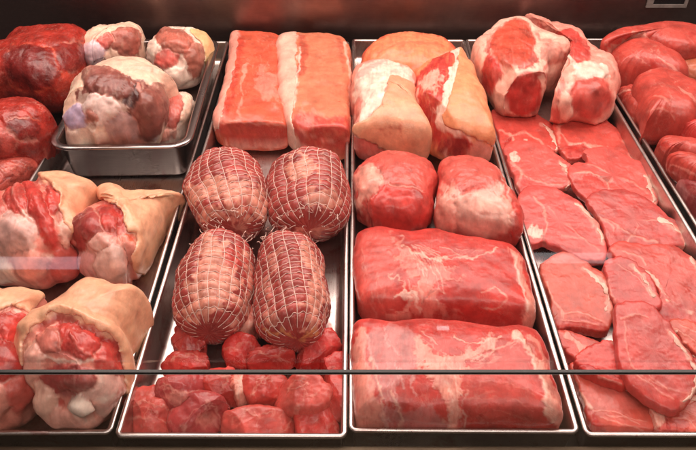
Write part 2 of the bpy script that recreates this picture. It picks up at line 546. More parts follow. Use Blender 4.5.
def loops_mesh(name, loops, cap=True):
    n = len(loops[0]); V = np.vstack(loops); q = grid_faces(len(loops), n)
    me = bpy.data.meshes.new(name)
    F_ = [tuple(int(x) for x in f) for f in q]
    F_.append(tuple(range(n)))                                  # underside
    F_.append(tuple((len(loops) - 1) * n + i for i in range(n))[::-1])   # floor
    me.from_pydata([tuple(v) for v in V], [], F_); me.update()
    import bmesh
    bm = bmesh.new(); bm.from_mesh(me); bmesh.ops.recalc_face_normals(bm, faces=bm.faces); bm.to_mesh(me); bm.free()
    smooth(me)
    return me


def ring3(p2, z): return np.column_stack([p2, np.full(len(p2), z)])


def open_pan(name, w, d, zr, rim, rc, taper, fl, wall=.0012, matn='tray_steel'):
    """thin open tray: outside wall, rolled rim, inside wall, coved floor; origin on its underside"""
    def rr(inset, z, r=None): return ring3(rrect(0, 0, w - 2 * inset, d - 2 * inset, max((rc if r is None else r) - inset, .002)), z)
    t = taper
    lo = [rr(rim + t + .006, 0), rr(rim + t + .001, .0012), rr(rim + t, .004), rr(rim + .0004, zr - .006), rr(rim * .8, zr - .0036), rr(.0003, zr - .0036), rr(0, zr - .002),
          rr(.0005, zr - .0006), rr(.0014, zr), rr(rim - .0006, zr), rr(rim + wall, zr - .0008), rr(rim + wall + .0004, zr - .003), rr(rim + t + wall, fl + .008),
          rr(rim + t + wall + .0012, fl + .003), rr(rim + t + wall + .004, fl + .0006), rr(rim + t + wall + .008, fl)]
    me = loops_mesh(name, lo)
    return link(name, me, M[matn])


ZR = .04


def tray(fl_px, fr_px, bl_px, br_px, label, mats='tray_steel'):
    a, b = at(*fl_px, ZR), at(*fr_px, ZR); c, d = at(*bl_px, ZR), at(*br_px, ZR)
    f, k = (a + b) / 2, (c + d) / 2
    w = (np.linalg.norm(b - a) + np.linalg.norm(d - c)) / 2; dp = np.linalg.norm(k - f)
    o = open_pan('display_tray', w, dp, ZR - .002, .0035, .007, .002, .0016, matn=mats)
    ctr = (f + k) / 2; o.location = (ctr[0], ctr[1], .002)
    o.rotation_euler = (0, 0, math.atan2(-(k - f)[0], (k - f)[1]))
    tag(o, label, 'tray', 'steel display trays set side by side')
    return o


print('tray widths', [np.linalg.norm(at(*a, ZR) - at(*b, ZR)) for a, b in (((116, 435), (345, 440)), ((233, 41), (350, 41)), ((349, 432), (581, 432)), ((353, 39), (463, 40)))],
      at(349, 432, ZR), at(353, 39, ZR))
tray((-124, 434), (109, 434), (112, 41), (230, 41), 'steel tray of pork hocks and beef at the left edge of the display')
tray((115.5, 435), (345.6, 439), (234.5, 41), (350.3, 41), 'steel tray holding the netted roasts and the diced meat')
tray((347.6, 432), (581.5, 432), (352.2, 39), (464.6, 39), 'steel tray holding the two large boneless loins')
tray((584, 436), (818, 436), (466, 40), (576, 38), 'steel tray holding the rows of bone-in chops')
tray((826, 436), (1060, 436), (580, 38), (692, 38), 'steel tray of smooth fillets at the right edge of the display')


def box_me(name, x0, x1, y0, y1, z0, z1, bev=0):
    import bmesh
    bm = bmesh.new(); bmesh.ops.create_cube(bm, size=1)
    for v in bm.verts:
        v.co = ((x0 + x1) / 2 + v.co.x * (x1 - x0), (y0 + y1) / 2 + v.co.y * (y1 - y0), (z0 + z1) / 2 + v.co.z * (z1 - z0))
    if bev: bmesh.ops.bevel(bm, geom=bm.edges[:], offset=bev, segments=3, affect='EDGES', profile=.5)
    me = bpy.data.meshes.new(name); bm.to_mesh(me); bm.free(); return me


tag(link('case_floor', box_me('case_floor', -1.6, 1.6, .336, 1.165, -.04, 0), M['deck_black']), 'black floor of the display case under the trays', 'case floor', kind='structure')
YW = 1.170
tag(link('back_wall', box_me('back_wall', -1.6, 1.6, YW, YW + .03, -.04, .42, .002), M['wall_steel']), 'dark steel back wall of the display case', 'wall', kind='structure')
tag(link('front_ledge', box_me('front_ledge', -1.6, 1.6, .20, .3335, -.06, .031, .003), M['ledge_steel']), 'brown steel ledge along the front of the case', 'ledge', kind='structure')
# front glass pane
YG = .318
zt_ = CAMZ - YG * math.tan(PITCH + math.atan((371 - CY) / F))
gp = empty('glass_pane', (0, YG, .031)); tag(gp, 'clear low front glass pane whose dark top edge crosses the picture', 'glass pane')
g = link('pane', box_me('pane', -1.6, 1.6, -.0013, .0013, .0005, zt_ - .031 - .0028), M['clear_glass'], gp)
link('bevel', box_me('bevel', -1.6, 1.6, -.0013, .0013, zt_ - .031 - .0026, zt_ - .031 - .0019, .0001), M['bevel'], gp)  # added pale strip, a painted glint below the dark edge
g = link('top_edge', box_me('top_edge', -1.6, 1.6, -.0016, .0016, zt_ - .031 - .0017, zt_ - .031, .0004), M['glass_edge'], gp)

# tall sloping glass above the low pane
gu = empty('sloped_glass', (0, YG + .004, zt_ + .006)); tag(gu, 'tall sloping clear glass above the low pane, catching pale lamp reflections', 'glass pane')
gs = link('pane', box_me('pane', -1.6, 1.6, -.002, .002, 0, .72), M['clear_glass'], gu)
SLOPE = R(27); gs.rotation_euler = (-SLOPE, 0, 0)

# holder on the back wall, top right
a, b = at(645, 6.5, .1), None


def wall_at(x, y):
    d = ray(x, y); return CAM + d * ((YW - CAM[1]) / d[1])


p0, p1 = wall_at(645, 6.5), wall_at(689, -6)
ho = empty('label_holder', (float(p0[0] + p1[0]) / 2, YW - .001, float(p0[2])))
tag(ho, 'small grey framed holder with a black insert fixed to the back wall', 'label holder')
hw = (p1[0] - p0[0]) / 2; hh = p1[2] - p0[2]
link('insert', box_me('insert', -hw + .011, hw - .006, -.0035, -.001, .006, hh - .004, .0004), M['dark_plastic'], ho)
import bmesh
bm = bmesh.new()
for (x0, x1, z0, z1) in ((-hw, hw, 0, .0058), (-hw, hw, hh - .004, hh), (-hw, -hw + .0105, .0059, hh - .0041), (hw - .0055, hw, .0059, hh - .0041)):
    r = bmesh.ops.create_cube(bm, size=1)
    for v in r['verts']:
        v.co = ((x0 + x1) / 2 + v.co.x * (x1 - x0), -.003 + v.co.y * .004, (z0 + z1) / 2 + v.co.z * (z1 - z0))
me = bpy.data.meshes.new('frame'); bm.to_mesh(me); bm.free()
link('frame', me, M['frame_plastic'], ho)

# deep dark pan of knuckles
ZP = .064
q = [at(44, 149, ZP), at(190, 147, ZP), at(214, 38, ZP)]
pw = np.linalg.norm(q[1] - q[0]); pd = np.linalg.norm(q[2] - q[1])
ang = math.atan2(q[1][1] - q[0][1], q[1][0] - q[0][0])
ex = np.array([math.cos(ang), math.sin(ang), 0]); ey = np.array([-ex[1], ex[0], 0])
pan = open_pan('deep_pan', pw, pd, ZP - .006, .010, .030, .006, .003, matn='pan_steel')
pc = (q[0] + q[1]) / 2 + ey * pd / 2
pan.location = (pc[0], pc[1], .006); pan.rotation_euler = (0, 0, ang)
tag(pan, 'deep dark steel pan with rounded rim holding the pork knuckles', 'pan')
print('pan', pw, pd, ang)



def streaks(path, n, spread, length, col=FAT, w=(2, 4.5), a=.55, seed=1):
    rg = random.Random(seed); p = catmull(path, 12, False); o = []
    for _ in range(n):
        i = rg.randrange(len(p) - 2); d = p[min(i + 3, len(p) - 1)] - p[max(i - 3, 0)]; d = d / (np.hypot(*d) + 1e-6)
        nn = np.array([-d[1], d[0]]); c = p[i] + nn * rg.gauss(0, spread); L_ = length * rg.uniform(.4, 1.2)
        q = [c - d * L_ / 2 + nn * rg.uniform(-5, 5), c + nn * rg.uniform(-6, 6), c + d * L_ / 2 + nn * rg.uniform(-5, 5)]
        o.append(Ln([tuple(x) for x in q], rg.uniform(*w), col, a * rg.uniform(.35, .8), 4, 0, 4))
    return o

# ================================================================ meat
# ---- two loins at the back of the second tray
piece('pork_loin', C2, [(150, 78), (200, 75), (275, 92), (285, 130), (280, 200), (285, 270), (300, 340), (300, 390), (240, 402), (160, 394), (100, 362), (108, 310), (125, 240), (138, 160), (142, 100)],
      .055, n=5, nb=6, col=ORNG, blotch=.3, ops=[
          Ln([(150, 85), (140, 170), (125, 260), (103, 350)], 26, FATP, .9, 10), Ln([(285, 100), (282, 200), (284, 290)], 10, FAT, .7),
          Ln([(165, 100), (160, 180), (140, 300)], 24, BLOOD_SHADE, .55, 14), Pg([(225, 200), (270, 210), (275, 280), (240, 275), (215, 240)], FATP, .55, 14, 0, 14),
          Ln([(185, 180), (175, 250), (170, 320)], 6, FAT, .5), Pg([(105, 335), (200, 330), (290, 345), (298, 385), (200, 395), (110, 355)], LEAN, .8, 8),
          Ln([(102, 360), (160, 388), (240, 396), (300, 388)], 14, FATP, .9, 5), Ln([(110, 335), (200, 332), (290, 342)], 5, FATP, .6)],
      skin=[(146, 60), (165, 80), (158, 170), (140, 260), (118, 352), (60, 372), (60, 250)], skincol=FATP, skinname='fat_cap', skinmat=M['meat'], skint=.0012, cuts=[(0, 5, .9)], label='pork loin piece with narrow fat strip, nearest the dark pan', cat='pork loin', group='boneless loins at the back')
piece('pork_loin', C2, [(300, 82), (375, 78), (440, 90), (470, 120), (478, 180), (480, 260), (478, 340), (475, 410), (440, 425), (400, 420), (340, 397), (305, 372), (286, 310), (280, 250), (278, 170), (277, 95)],
      .062, n=5, nb=6, col=(.66, .20, .11), blotch=.25, ops=[
          Pg([(278, 90), (322, 80), (325, 170), (332, 250), (318, 315), (286, 312), (280, 200)], FAT, 1, 6), Ln([(290, 320), (312, 375), (345, 402), (400, 422)], 30, FAT, 1, 6),
          Ln([(338, 95), (345, 150), (335, 200)], 26, BLOOD_SHADE, .6, 14), Pg([(322, 322), (400, 318), (470, 328), (470, 410), (400, 414), (345, 388)], LEAN, .9, 8),
          Ln([(470, 110), (476, 250), (474, 405)], 8, FAT, .9), Ln([(335, 130), (333, 200), (325, 300)], 5, FATW, .8), Ln([(340, 355), (400, 375), (470, 370)], 5, FATP, .6),
          Ln([(450, 100), (462, 200)], 14, BLOOD_SHADE, .4, 12), Pg([(340, 290), (370, 300), (400, 330), (350, 330)], FATP, .5, 10, 0, 12)],
      skin=[(272, 60), (322, 72), (326, 170), (332, 250), (320, 318), (335, 385), (330, 410), (285, 380), (260, 310), (262, 150)], skincol=FAT, skinname='fat_cap', skinmat=M['meat'], skint=.0015, cuts=[(0, 8, .9)], label='pork loin piece with broad white fat strip along one long edge', cat='pork loin', group='boneless loins at the back')

# ---- third tray, back
piece('pork_joint', C3, [(58, 185), (75, 142), (110, 111), (150, 93), (210, 88), (270, 100), (315, 120), (335, 165), (320, 240), (250, 270), (150, 260), (80, 230)],
      .085, n=2.4, col=ORNG, rough=.0012, blotch=.2, marb=.1, mat=M['rind'], ops=[Pg([(60, 180), (110, 112), (210, 92), (310, 122), (320, 240), (80, 230)], SKINO, .9, 12), Ln([(170, 195), (240, 185), (300, 150)], 10, FATP, .5), Ln([(120, 150), (200, 120), (290, 130)], 7, ORNG, .5)],
      label='rounded orange skinned pork joint at the very back of its tray', cat='pork joint')
piece('pork_shoulder', C3, [(40, 200), (60, 175), (100, 160), (150, 168), (200, 195), (214, 240), (207, 300), (217, 370), (240, 400), (250, 440), (200, 446), (120, 432), (45, 436), (44, 380), (38, 300), (33, 250)],
      .092, n=3.2, col=FATP, ops=[
          Pg([(45, 200), (100, 163), (160, 173), (205, 205), (195, 240), (140, 222), (125, 280), (90, 320), (50, 352), (36, 300)], FATW, 1, 8), Pg([(45, 205), (100, 168), (130, 172), (90, 200), (60, 230)], MEMB, .5, 14),
          Pg([(40, 285), (60, 290), (62, 330), (45, 350)], LEANL, .8, 10), Pg([(44, 372), (80, 380), (130, 415), (130, 440), (44, 440)], LEANL, .8, 10), Ln([(50, 375), (110, 395), (170, 425)], 8, FATW, .8)],
      skin=[(140, 222), (198, 236), (240, 290), (250, 372), (275, 410), (275, 480), (160, 440), (100, 402), (40, 362), (90, 322), (122, 282)], skincol=(.74, .34, .20),
      skinops=[Ln([(118, 298), (126, 304)], 4, BROWN, .6), Ln([(115, 360), (150, 352), (175, 366)], 3, BLOOD_SHADE, .5), Ln([(120, 372), (140, 366)], 3, BLOOD_SHADE, .45), Ln([(165, 355), (172, 350)], 5, BLOOD_SHADE, .4)],
      label='pork shoulder with white fat over its top and smooth tan skin', cat='pork joint')
piece('pork_belly', C3, [(335, 120), (300, 140), (260, 165), (225, 195), (215, 240), (208, 300), (212, 350), (235, 387), (280, 422), (330, 438), (420, 442), (426, 420), (416, 340), (396, 260), (371, 190), (350, 140)],
      .095, n=3.0, col=SKINO, blotch=.2, ops=[
          Pg([(335, 122), (260, 165), (215, 240), (208, 340), (235, 385), (330, 436), (355, 420), (360, 380), (285, 345), (300, 270), (322, 190)], LEAN, 1, 6),
          Ln([(332, 125), (322, 200), (303, 275), (284, 338)], 24, FATW, 1, 5), Ln([(285, 342), (320, 360), (362, 378)], 14, FAT, 1, 6), Pg([(232, 215), (270, 205), (290, 225), (262, 260), (240, 265)], FAT, .8, 10, 0, 10),
          Ln([(225, 250), (220, 310), (232, 370)], 9, FAT, .8), Pg([(240, 300), (280, 290), (270, 330), (245, 350)], LEAND, .4, 16), El(322, 402, 42, 26, LEAND, .8, 8), Ln([(245, 380), (290, 400), (300, 430)], 7, FAT, .8),
          Pg([(370, 385), (415, 400), (420, 438), (360, 436)], FATP, .9, 10), Ln([(300, 150), (260, 190)], 10, BLOOD_SHADE, .5)],
      skin=[(342, 100), (330, 190), (308, 275), (294, 342), (365, 375), (420, 400), (450, 430), (440, 330), (420, 250), (390, 180), (360, 130)], skincol=(.80, .30, .145), skinname='rind', skint=.0018, cuts=[(-60, 20, .82)], label='wedge of pork with orange rind, white fat line and red cut side', cat='pork joint')
# ---- third tray, middle
piece('pork_muscle', D3, [(65, 60), (100, 35), (150, 25), (210, 35), (258, 60), (277, 100), (270, 150), (265, 200), (245, 240), (200, 257), (150, 257), (90, 247), (60, 220), (40, 200), (38, 140), (45, 90)],
      .072, n=2.5, col=LEANL, ops=[
          Pg([(95, 45), (200, 35), (260, 70), (272, 140), (200, 150), (130, 120), (100, 90)], LEAN, .6, 30), Pg([(48, 95), (80, 76), (140, 92), (125, 125), (82, 148), (60, 195), (42, 190)], FAT, .85, 12, .0008, 10),
          Pg([(130, 125), (200, 150), (265, 160), (260, 210), (220, 252), (110, 248), (85, 220), (90, 165)], LEAN, .75, 16), Ln([(135, 118), (95, 160), (75, 195), (92, 245)], 5, LEAND, .7, 4, -.0015), Ln([(60, 195), (50, 212), (80, 225)], 10, BLOOD_SHADE, .7),
          Ln([(140, 60), (180, 100), (250, 120)], 14, FATP, .35, 14), Ln([(130, 170), (180, 200), (230, 250)], 5, FATP, .4)],
      muscles=[(185, 85, 95, 65, 10, .005, LEANL), (175, 190, 105, 75, 10, .006, LEAN), (80, 110, 45, 50, 0, .005, FATP)], label='smooth rounded pork muscle with a pale fat patch, above the upper loin', cat='pork joint', group='rounded pork joints')
piece('pork_muscle', D3, [(285, 60), (320, 42), (370, 40), (420, 50), (455, 80), (470, 120), (482, 160), (505, 190), (513, 240), (502, 292), (470, 300), (400, 287), (340, 267), (290, 257), (264, 230), (270, 150), (275, 100)],
      .078, n=2.6, col=LEANL, ops=[
          Pg([(290, 125), (330, 128), (350, 165), (420, 185), (462, 148), (490, 185), (478, 250), (380, 262), (320, 235), (296, 205), (272, 195)], FAT, .75, 22, 0, 14), Pg([(266, 225), (290, 215), (305, 250), (285, 258)], FAT, .9, 8),
          Ln([(300, 130), (300, 180), (330, 235)], 8, FATW, .6, 8), Ln([(360, 190), (410, 210), (450, 205)], 5, BROWN, .5, 4, -.0012), Pg([(482, 165), (508, 200), (513, 250), (500, 292), (478, 280), (490, 220)], LEAN, .9, 8), Ln([(430, 60), (462, 110), (480, 170)], 6, FATW, .5),
          Pg([(300, 60), (370, 48), (400, 75), (330, 100)], LEAN, .6, 20), Pg([(395, 150), (440, 110), (460, 150), (420, 180)], FATW, .55, 16), Ln([(340, 265), (400, 270), (470, 280)], 16, LEAN, .7, 10)],
      muscles=[(365, 85, 95, 55, 10, .006, LEANL), (400, 210, 95, 70, 5, .006, (.82, .42, .34)), (495, 240, 30, 65, 0, .006, LEAN), (300, 215, 45, 60, 0, .005, FATP)], label='rounded pork joint streaked with white fat, beside the chop tray', cat='pork joint', group='rounded pork joints')
piece('pork_loin', D3, [(60, 255), (100, 245), (150, 255), (200, 258), (260, 250), (310, 270), (370, 280), (430, 290), (480, 300), (510, 330), (527, 380), (543, 450), (548, 500), (535, 532), (400, 525), (250, 520), (120, 514), (70, 507), (45, 480), (36, 420), (33, 350), (40, 290)],
      .056, n=3.5, nb=5, col=LEAN, N=420, RT=104, relief=.0003, crease=.0001, rough=.0006, marb=.12, ops=[
          Pg([(45, 270), (130, 258), (170, 320), (160, 400), (180, 470), (70, 500), (38, 430)], LEANL, .75, 26), Pg([(150, 262), (195, 300), (235, 345), (300, 355), (330, 400), (270, 400), (300, 470), (350, 500), (240, 500), (200, 460), (215, 400), (170, 340)], (.76, .30, .235), .6, 22, .0004, 16),
          Ln([(185, 300), (260, 335), (350, 330), (440, 310)], 9, FAT, .7, 8, 0, 8), Ln([(140, 385), (190, 400), (205, 450), (160, 480)], 10, FAT, .7, 8, 0, 10), Ln([(160, 440), (210, 430), (225, 470)], 7, FATW, .6, 6, 0, 8), Ln([(390, 430), (430, 415), (455, 445), (420, 470), (390, 460)], 4, FAT, .55, 3, -.0004),
          Pg([(478, 303), (505, 330), (520, 400), (540, 460), (540, 520), (500, 520), (505, 440), (490, 370)], FATP, .9, 12), Ln([(485, 320), (500, 390), (515, 470)], 8, FATW, .6, 8), Pg([(290, 500), (360, 468), (440, 480), (500, 525), (400, 525)], BLOOD_SHADE, .5, 12),
          Ln([(50, 480), (120, 495), (200, 480)], 12, FATP, .7, 8), Ln([(260, 270), (330, 310), (420, 330), (470, 330)], 30, LEAND, .18, 20), Ln([(240, 460), (255, 430), (300, 410)], 5, BROWN, .5)] + streaks([(160, 265), (210, 330), (250, 400), (270, 480)], 16, 22, 55, FATW, seed=3) + streaks([(250, 300), (350, 330), (460, 315)], 9, 14, 70, FAT, seed=4) + streaks([(70, 300), (100, 400), (110, 490)], 8, 22, 80, FATP, a=.5, seed=5),
      label='large boneless pork loin, upper of the two, pale fat end on one side', cat='pork loin', group='large boneless loins')
piece('pork_loin', D4, [(52, 120), (130, 124), (200, 113), (300, 115), (400, 131), (470, 126), (512, 132), (537, 165), (552, 230), (572, 310), (580, 372), (562, 402), (400, 408), (200, 410), (60, 408), (33, 390), (30, 300), (30, 220), (38, 150)],
      .064, n=3.7, nb=5, col=LEAN, N=420, RT=104, relief=.0003, crease=.0001, rough=.0006, marb=.12, ops=[
          Pg([(75, 128), (190, 126), (215, 190), (205, 260), (180, 330), (120, 300), (80, 210)], MEMB, .75, 16), Pg([(40, 130), (70, 130), (75, 210), (110, 300), (130, 390), (45, 395), (32, 250)], FATP, .85, 12), Ln([(90, 215), (120, 290), (135, 395)], 8, FAT, .8, 6),
          Pg([(165, 280), (215, 240), (260, 250), (280, 310), (230, 330), (180, 350)], LEAN, .85, 10), Pg([(130, 330), (180, 345), (250, 330), (280, 395), (140, 398)], MEMB, .6, 14),
          Pg([(205, 150), (260, 195), (340, 185), (400, 150), (420, 160), (390, 195), (335, 225), (325, 320), (305, 395), (280, 395), (285, 320), (225, 240), (200, 200)], (.80, .36, .28), .8, 14, .0004, 10),
          Pg([(205, 116), (360, 126), (365, 165), (310, 182), (260, 170), (225, 150)], LEAN, .9, 10), Ln([(300, 150), (370, 170), (430, 150)], 6, FAT, .7), Ln([(350, 210), (420, 185), (470, 160)], 8, FAT, .5, 8), Ln([(468, 145), (505, 200), (525, 270), (545, 360)], 22, FAT, .95, 7, .0006), Pg([(490, 150), (525, 160), (560, 300), (572, 380), (548, 370), (525, 230)], FATP, .8, 8),
          Pg([(490, 160), (515, 165), (530, 210), (510, 205)], LEAN, .8, 6), Pg([(345, 230), (460, 190), (500, 280), (500, 350), (360, 350), (330, 320)], LEANL, .35, 20), Ln([(365, 345), (350, 375), (330, 395)], 7, BLOOD_SHADE, .8), Pg([(340, 372), (540, 368), (550, 400), (340, 404)], BLOOD_SHADE, .45, 10), Ln([(150, 290), (170, 350), (165, 395)], 8, FAT, .6)] + streaks([(90, 140), (130, 220), (160, 300), (170, 390)], 14, 26, 90, (.74, .46, .42), a=.6, seed=6) + streaks([(210, 160), (270, 220), (310, 300), (300, 390)], 16, 18, 60, FATW, seed=7) + streaks([(350, 230), (430, 190), (480, 150)], 8, 14, 60, FAT, seed=8) + streaks([(350, 300), (420, 290), (490, 310)], 8, 30, 70, FATP, a=.35, seed=9),
      label='large boneless pork loin at the front, with grey membrane and broad white fat seam', cat='pork loin', group='large boneless loins')

# ---- fourth tray: rib roasts and chops
piece('rib_roast', C4, [(40, 150), (70, 110), (110, 75), (160, 46), (190, 54), (215, 85), (250, 108), (298, 142), (304, 168), (274, 192), (244, 222), (238, 285), (228, 315), (190, 324), (130, 327), (100, 312), (84, 270), (62, 230), (44, 190)],
      .10, scale=1.04, n=4.0, relief=.0012, crease=.0012, cuts=[(10, 5, .88), (-60, 30, .9)], col=FAT, ops=[
          Pg([(78, 108), (165, 52), (200, 100), (218, 145), (212, 185), (150, 186), (112, 150), (85, 150)], BLOOD_SHADE, .85, 10, 0, 8), Pg([(85, 105), (160, 60), (180, 120), (150, 165), (115, 145)], ORNG, .6, 20), Pg([(72, 175), (108, 152), (116, 190), (90, 262), (66, 240)], LEAN, .9, 8), Pg([(45, 170), (66, 150), (60, 225)], FATP, .7, 10),
          El(182, 262, 46, 58, LEAN, 1, 6, -.001, 4, 15), Ln([(195, 215), (235, 205), (245, 240)], 7, BLOOD_SHADE, .7), Pg([(205, 300), (232, 260), (250, 250), (246, 318), (200, 322)], LEAND, .7, 12, -.006), Ln([(130, 320), (190, 316)], 8, LEAN, .6), Ln([(215, 95), (270, 130), (298, 160)], 8, LEANL, .6), Ln([(235, 190), (275, 170), (298, 168)], 8, LEAN, .6), Ln([(230, 130), (265, 150)], 5, LEANL, .6)],  # dark patch beside the cleft is painted shade over a pressed-in hollow
      muscles=[(150, 120, 62, 80, 20, .007, (.60, .075, .04)), (90, 205, 28, 60, 15, .007, LEAN), (182, 262, 48, 60, 15, .006, LEAN), (262, 150, 40, 30, 30, .007, FATP)], label='bone-in rib roast with white fat cap and red top, nearest the wedge of pork', cat='rib roast', group='rib roasts')
piece('rib_roast', C4, [(197, 62), (215, 52), (250, 75), (300, 82), (340, 105), (355, 145), (385, 180), (422, 210), (434, 260), (427, 310), (392, 340), (330, 333), (276, 349), (250, 328), (272, 296), (288, 250), (294, 205), (300, 160), (250, 110)],
      .09, scale=1.09, n=3.8, relief=.0012, crease=.0012, cuts=[(20, 8, .88), (50, 40, .9)], col=FATP, ops=[
          Pg([(252, 88), (300, 86), (335, 105), (365, 172), (335, 182), (300, 140)], LEAN, .9, 8), El(365, 268, 56, 58, LEANL, 1, 7, -.001, 4, -20), Ln([(315, 205), (360, 195), (415, 215)], 10, FATW, .9), Ln([(315, 215), (305, 270), (300, 325)], 12, FAT, .9), Pg([(272, 260), (296, 215), (306, 270), (290, 330), (262, 330)], LEAND, .6, 14, -.010),  # dark patch paints the shade inside the cavity it dents
          Pg([(250, 300), (280, 290), (300, 330), (268, 345)], LEANL, .9, 8), Ln([(230, 90), (290, 140), (320, 180)], 10, FATW, .8), Ln([(210, 60), (240, 85)], 10, LEAN, .7), Ln([(395, 335), (428, 300), (430, 250)], 6, FATW, .6)],
      muscles=[(365, 268, 58, 60, -20, .007, LEANL), (310, 120, 60, 36, 35, .008, LEAN), (300, 290, 22, 50, 0, .008, FAT), (370, 195, 50, 22, 10, .006, FATW)], label='bone-in rib roast showing a large round eye of meat, beside the fillet tray', cat='rib roast', group='rib roasts')

CG = 'bone-in chops laid in rows'


def chop(fr, out, ops, label, base=.005, h=.014, tilt=(0, 0), col=(.55, .074, .058), fat=None, n=9, **kw):
    o = list(ops)
    vr = random.Random(len(label) * 7 + out[0][0]); cv = vr.uniform(.88, 1.14); col = (col[0] * cv, col[1] * cv * vr.uniform(.85, 1.2), col[2] * cv * vr.uniform(.85, 1.15))
    sk = None
    if fat:
        o.insert(0, Ln(fat, 12 * fr[2] / 2.8, FATP, .7, 9 * fr[2] / 2.8, 0, 4 * fr[2] / 2.8))
        sk = Ln(fat, 10 * fr[2] / 2.8, FAT, 1, 4 * fr[2] / 2.8, 0, 5 * fr[2] / 2.8)
    return piece('pork_chop', fr, out, h, base, n=n, nb=4, col=col, ops=o, label=label, cat='chop', group=CG, N=240, RT=44, tilt=tilt, rough=.0005, rscale=55, edge=.015, blotch=.24, marb=.12, scale=1.085, ragged=.9, skin=sk, skincol=(.82, .43, .34), skinname='fat_edge', skinmat=M['meat'], skint=.0006, **kw)


chop(D5, [(10, 45), (70, 38), (120, 50), (175, 85), (192, 120), (185, 147), (160, 157), (110, 142), (60, 142), (35, 152), (25, 110)],
     [Ln([(55, 100), (100, 95), (150, 125), (165, 150)], 6.0, FATP, 0.63, 7, .0001, 2.5), Ln([(30, 85), (60, 100), (75, 135)], 7.4, FATP, 0.72, 7, .0001, 2.5), El(90, 118, 14, 8, FATW, .7), Ln([(40, 130), (60, 110)], 8, BLOOD_SHADE, .8)],
     'pork chop tucked below the rib roasts, nearest the third tray', base=0.004, tilt=(0.0, 0.05), fat=[(150, 72), (188, 118), (180, 150)])
chop(D5, [(185, 75), (215, 55), (270, 52), (330, 70), (380, 115), (397, 150), (387, 182), (330, 167), (270, 162), (230, 172), (205, 152), (190, 110)],
     [Ln([(195, 95), (235, 125), (300, 130), (380, 165)], 5.2, FATP, 0.63, 7, .0001, 2.5), Pg([(215, 130), (255, 120), (280, 150), (235, 165)], BLOOD_SHADE, .7, 10), Ln([(225, 125), (260, 118), (285, 135)], 3.7, FATP, 0.72, 7, .0001, 2.5), Ln([(205, 60), (190, 85), (200, 120)], 6.7, FATP, 0.72, 7, .0001, 2.5), Ln([(330, 130), (320, 160)], 3.7, FATP, 0.54, 7, .0001, 2.5)],
     'broad pork chop in the first row, beside the divider of the fillet tray', base=0.006, tilt=(0.0, 0.08), fat=[(380, 115), (397, 150), (380, 180)])
chop(D5, [(45, 145), (90, 135), (140, 145), (195, 180), (227, 215), (217, 247), (180, 258), (120, 258), (85, 264), (65, 220), (50, 185)],
     [Ln([(60, 175), (90, 205), (75, 250)], 6.7, FATP, 0.72, 7, .0001, 2.5), Ln([(90, 205), (150, 230), (200, 235)], 4.4, FATP, 0.54, 7, .0001, 2.5), El(68, 160, 14, 12, FATW, .8), Pg([(75, 235), (110, 220), (120, 255), (85, 260)], BLOOD_SHADE, .65, 10)],
     'pork chop in the second row beside the third tray, white fat tip', base=0.012, tilt=(0.05, 0.1), fat=[(195, 180), (227, 215), (213, 248)])
chop(D5, [(265, 165), (330, 153), (390, 175), (435, 200), (460, 265), (452, 298), (380, 298), (330, 288), (285, 298), (240, 262), (220, 222), (235, 200), (275, 195)],
     [El(278, 242, 48, 34, LEAN, .9, 8, -.0006), Ln([(235, 205), (285, 205), (325, 230), (330, 270), (290, 290)], 4.4, FATP, 0.77, 7, .0001, 2.5), Ln([(325, 230), (390, 225), (440, 260)], 3.7, FATP, 0.50, 7, .0001, 2.5), Ln([(275, 180), (315, 195), (340, 230)], 4.4, FATP, 0.63, 7, .0001, 2.5), Ln([(315, 215), (330, 225)], 6, BROWN, .7)],
     'pork chop with a separate darker round eye, in the second row', base=0.014, tilt=(-0.04, 0.1), fat=[(435, 215), (458, 265), (450, 296), (400, 298)])
chop(D5, [(85, 292), (110, 255), (180, 258), (240, 290), (290, 340), (317, 400), (314, 437), (280, 441), (220, 424), (160, 398), (120, 402), (95, 362), (85, 320)],
     [El(128, 368, 26, 14, FATW, .9, 6), Ln([(120, 270), (150, 310), (160, 360), (150, 385)], 6.7, FATP, 0.68, 7, .0001, 2.5), Ln([(160, 300), (220, 350), (300, 420)], 3.0, FATP, 0.45, 7, .0001, 2.5), Ln([(155, 385), (155, 400)], 10, BROWN, .7), Ln([(165, 400), (230, 420), (300, 438)], 10, BLOOD_SHADE, .7), Ln([(200, 380), (260, 390)], 3.7, FATP, 0.45, 7, .0001, 2.5)],
     'large pork chop with a white fat knob, third row beside the lower rounded joint', base=0.014, tilt=(0.03, 0.1), fat=[(240, 290), (290, 340), (316, 400)])
chop(D5, [(270, 312), (300, 290), (370, 281), (430, 300), (480, 335), (535, 375), (542, 412), (500, 422), (430, 428), (370, 422), (332, 432), (310, 370), (280, 330)],
     [Ln([(275, 320), (330, 335), (400, 380), (470, 400)], 5.2, FATP, 0.68, 7, .0001, 2.5), Ln([(400, 380), (370, 420)], 5.2, FATP, 0.63, 7, .0001, 2.5), Ln([(400, 380), (430, 345), (470, 340)], 3.0, FATP, 0.45, 7, .0001, 2.5), Pg([(330, 380), (370, 375), (370, 420), (335, 430)], LEAN, .7, 10), Ln([(285, 330), (345, 352), (352, 365)], 4.4, FATP, 0.72, 7, .0001, 2.5), El(360, 415, 12, 12, FAT, .7)],
     'large pork chop with branching fat seams, in the third row beside the divider', base=0.017, tilt=(-0.05, 0.12), fat=[(480, 335), (538, 378), (542, 412), (500, 422)])
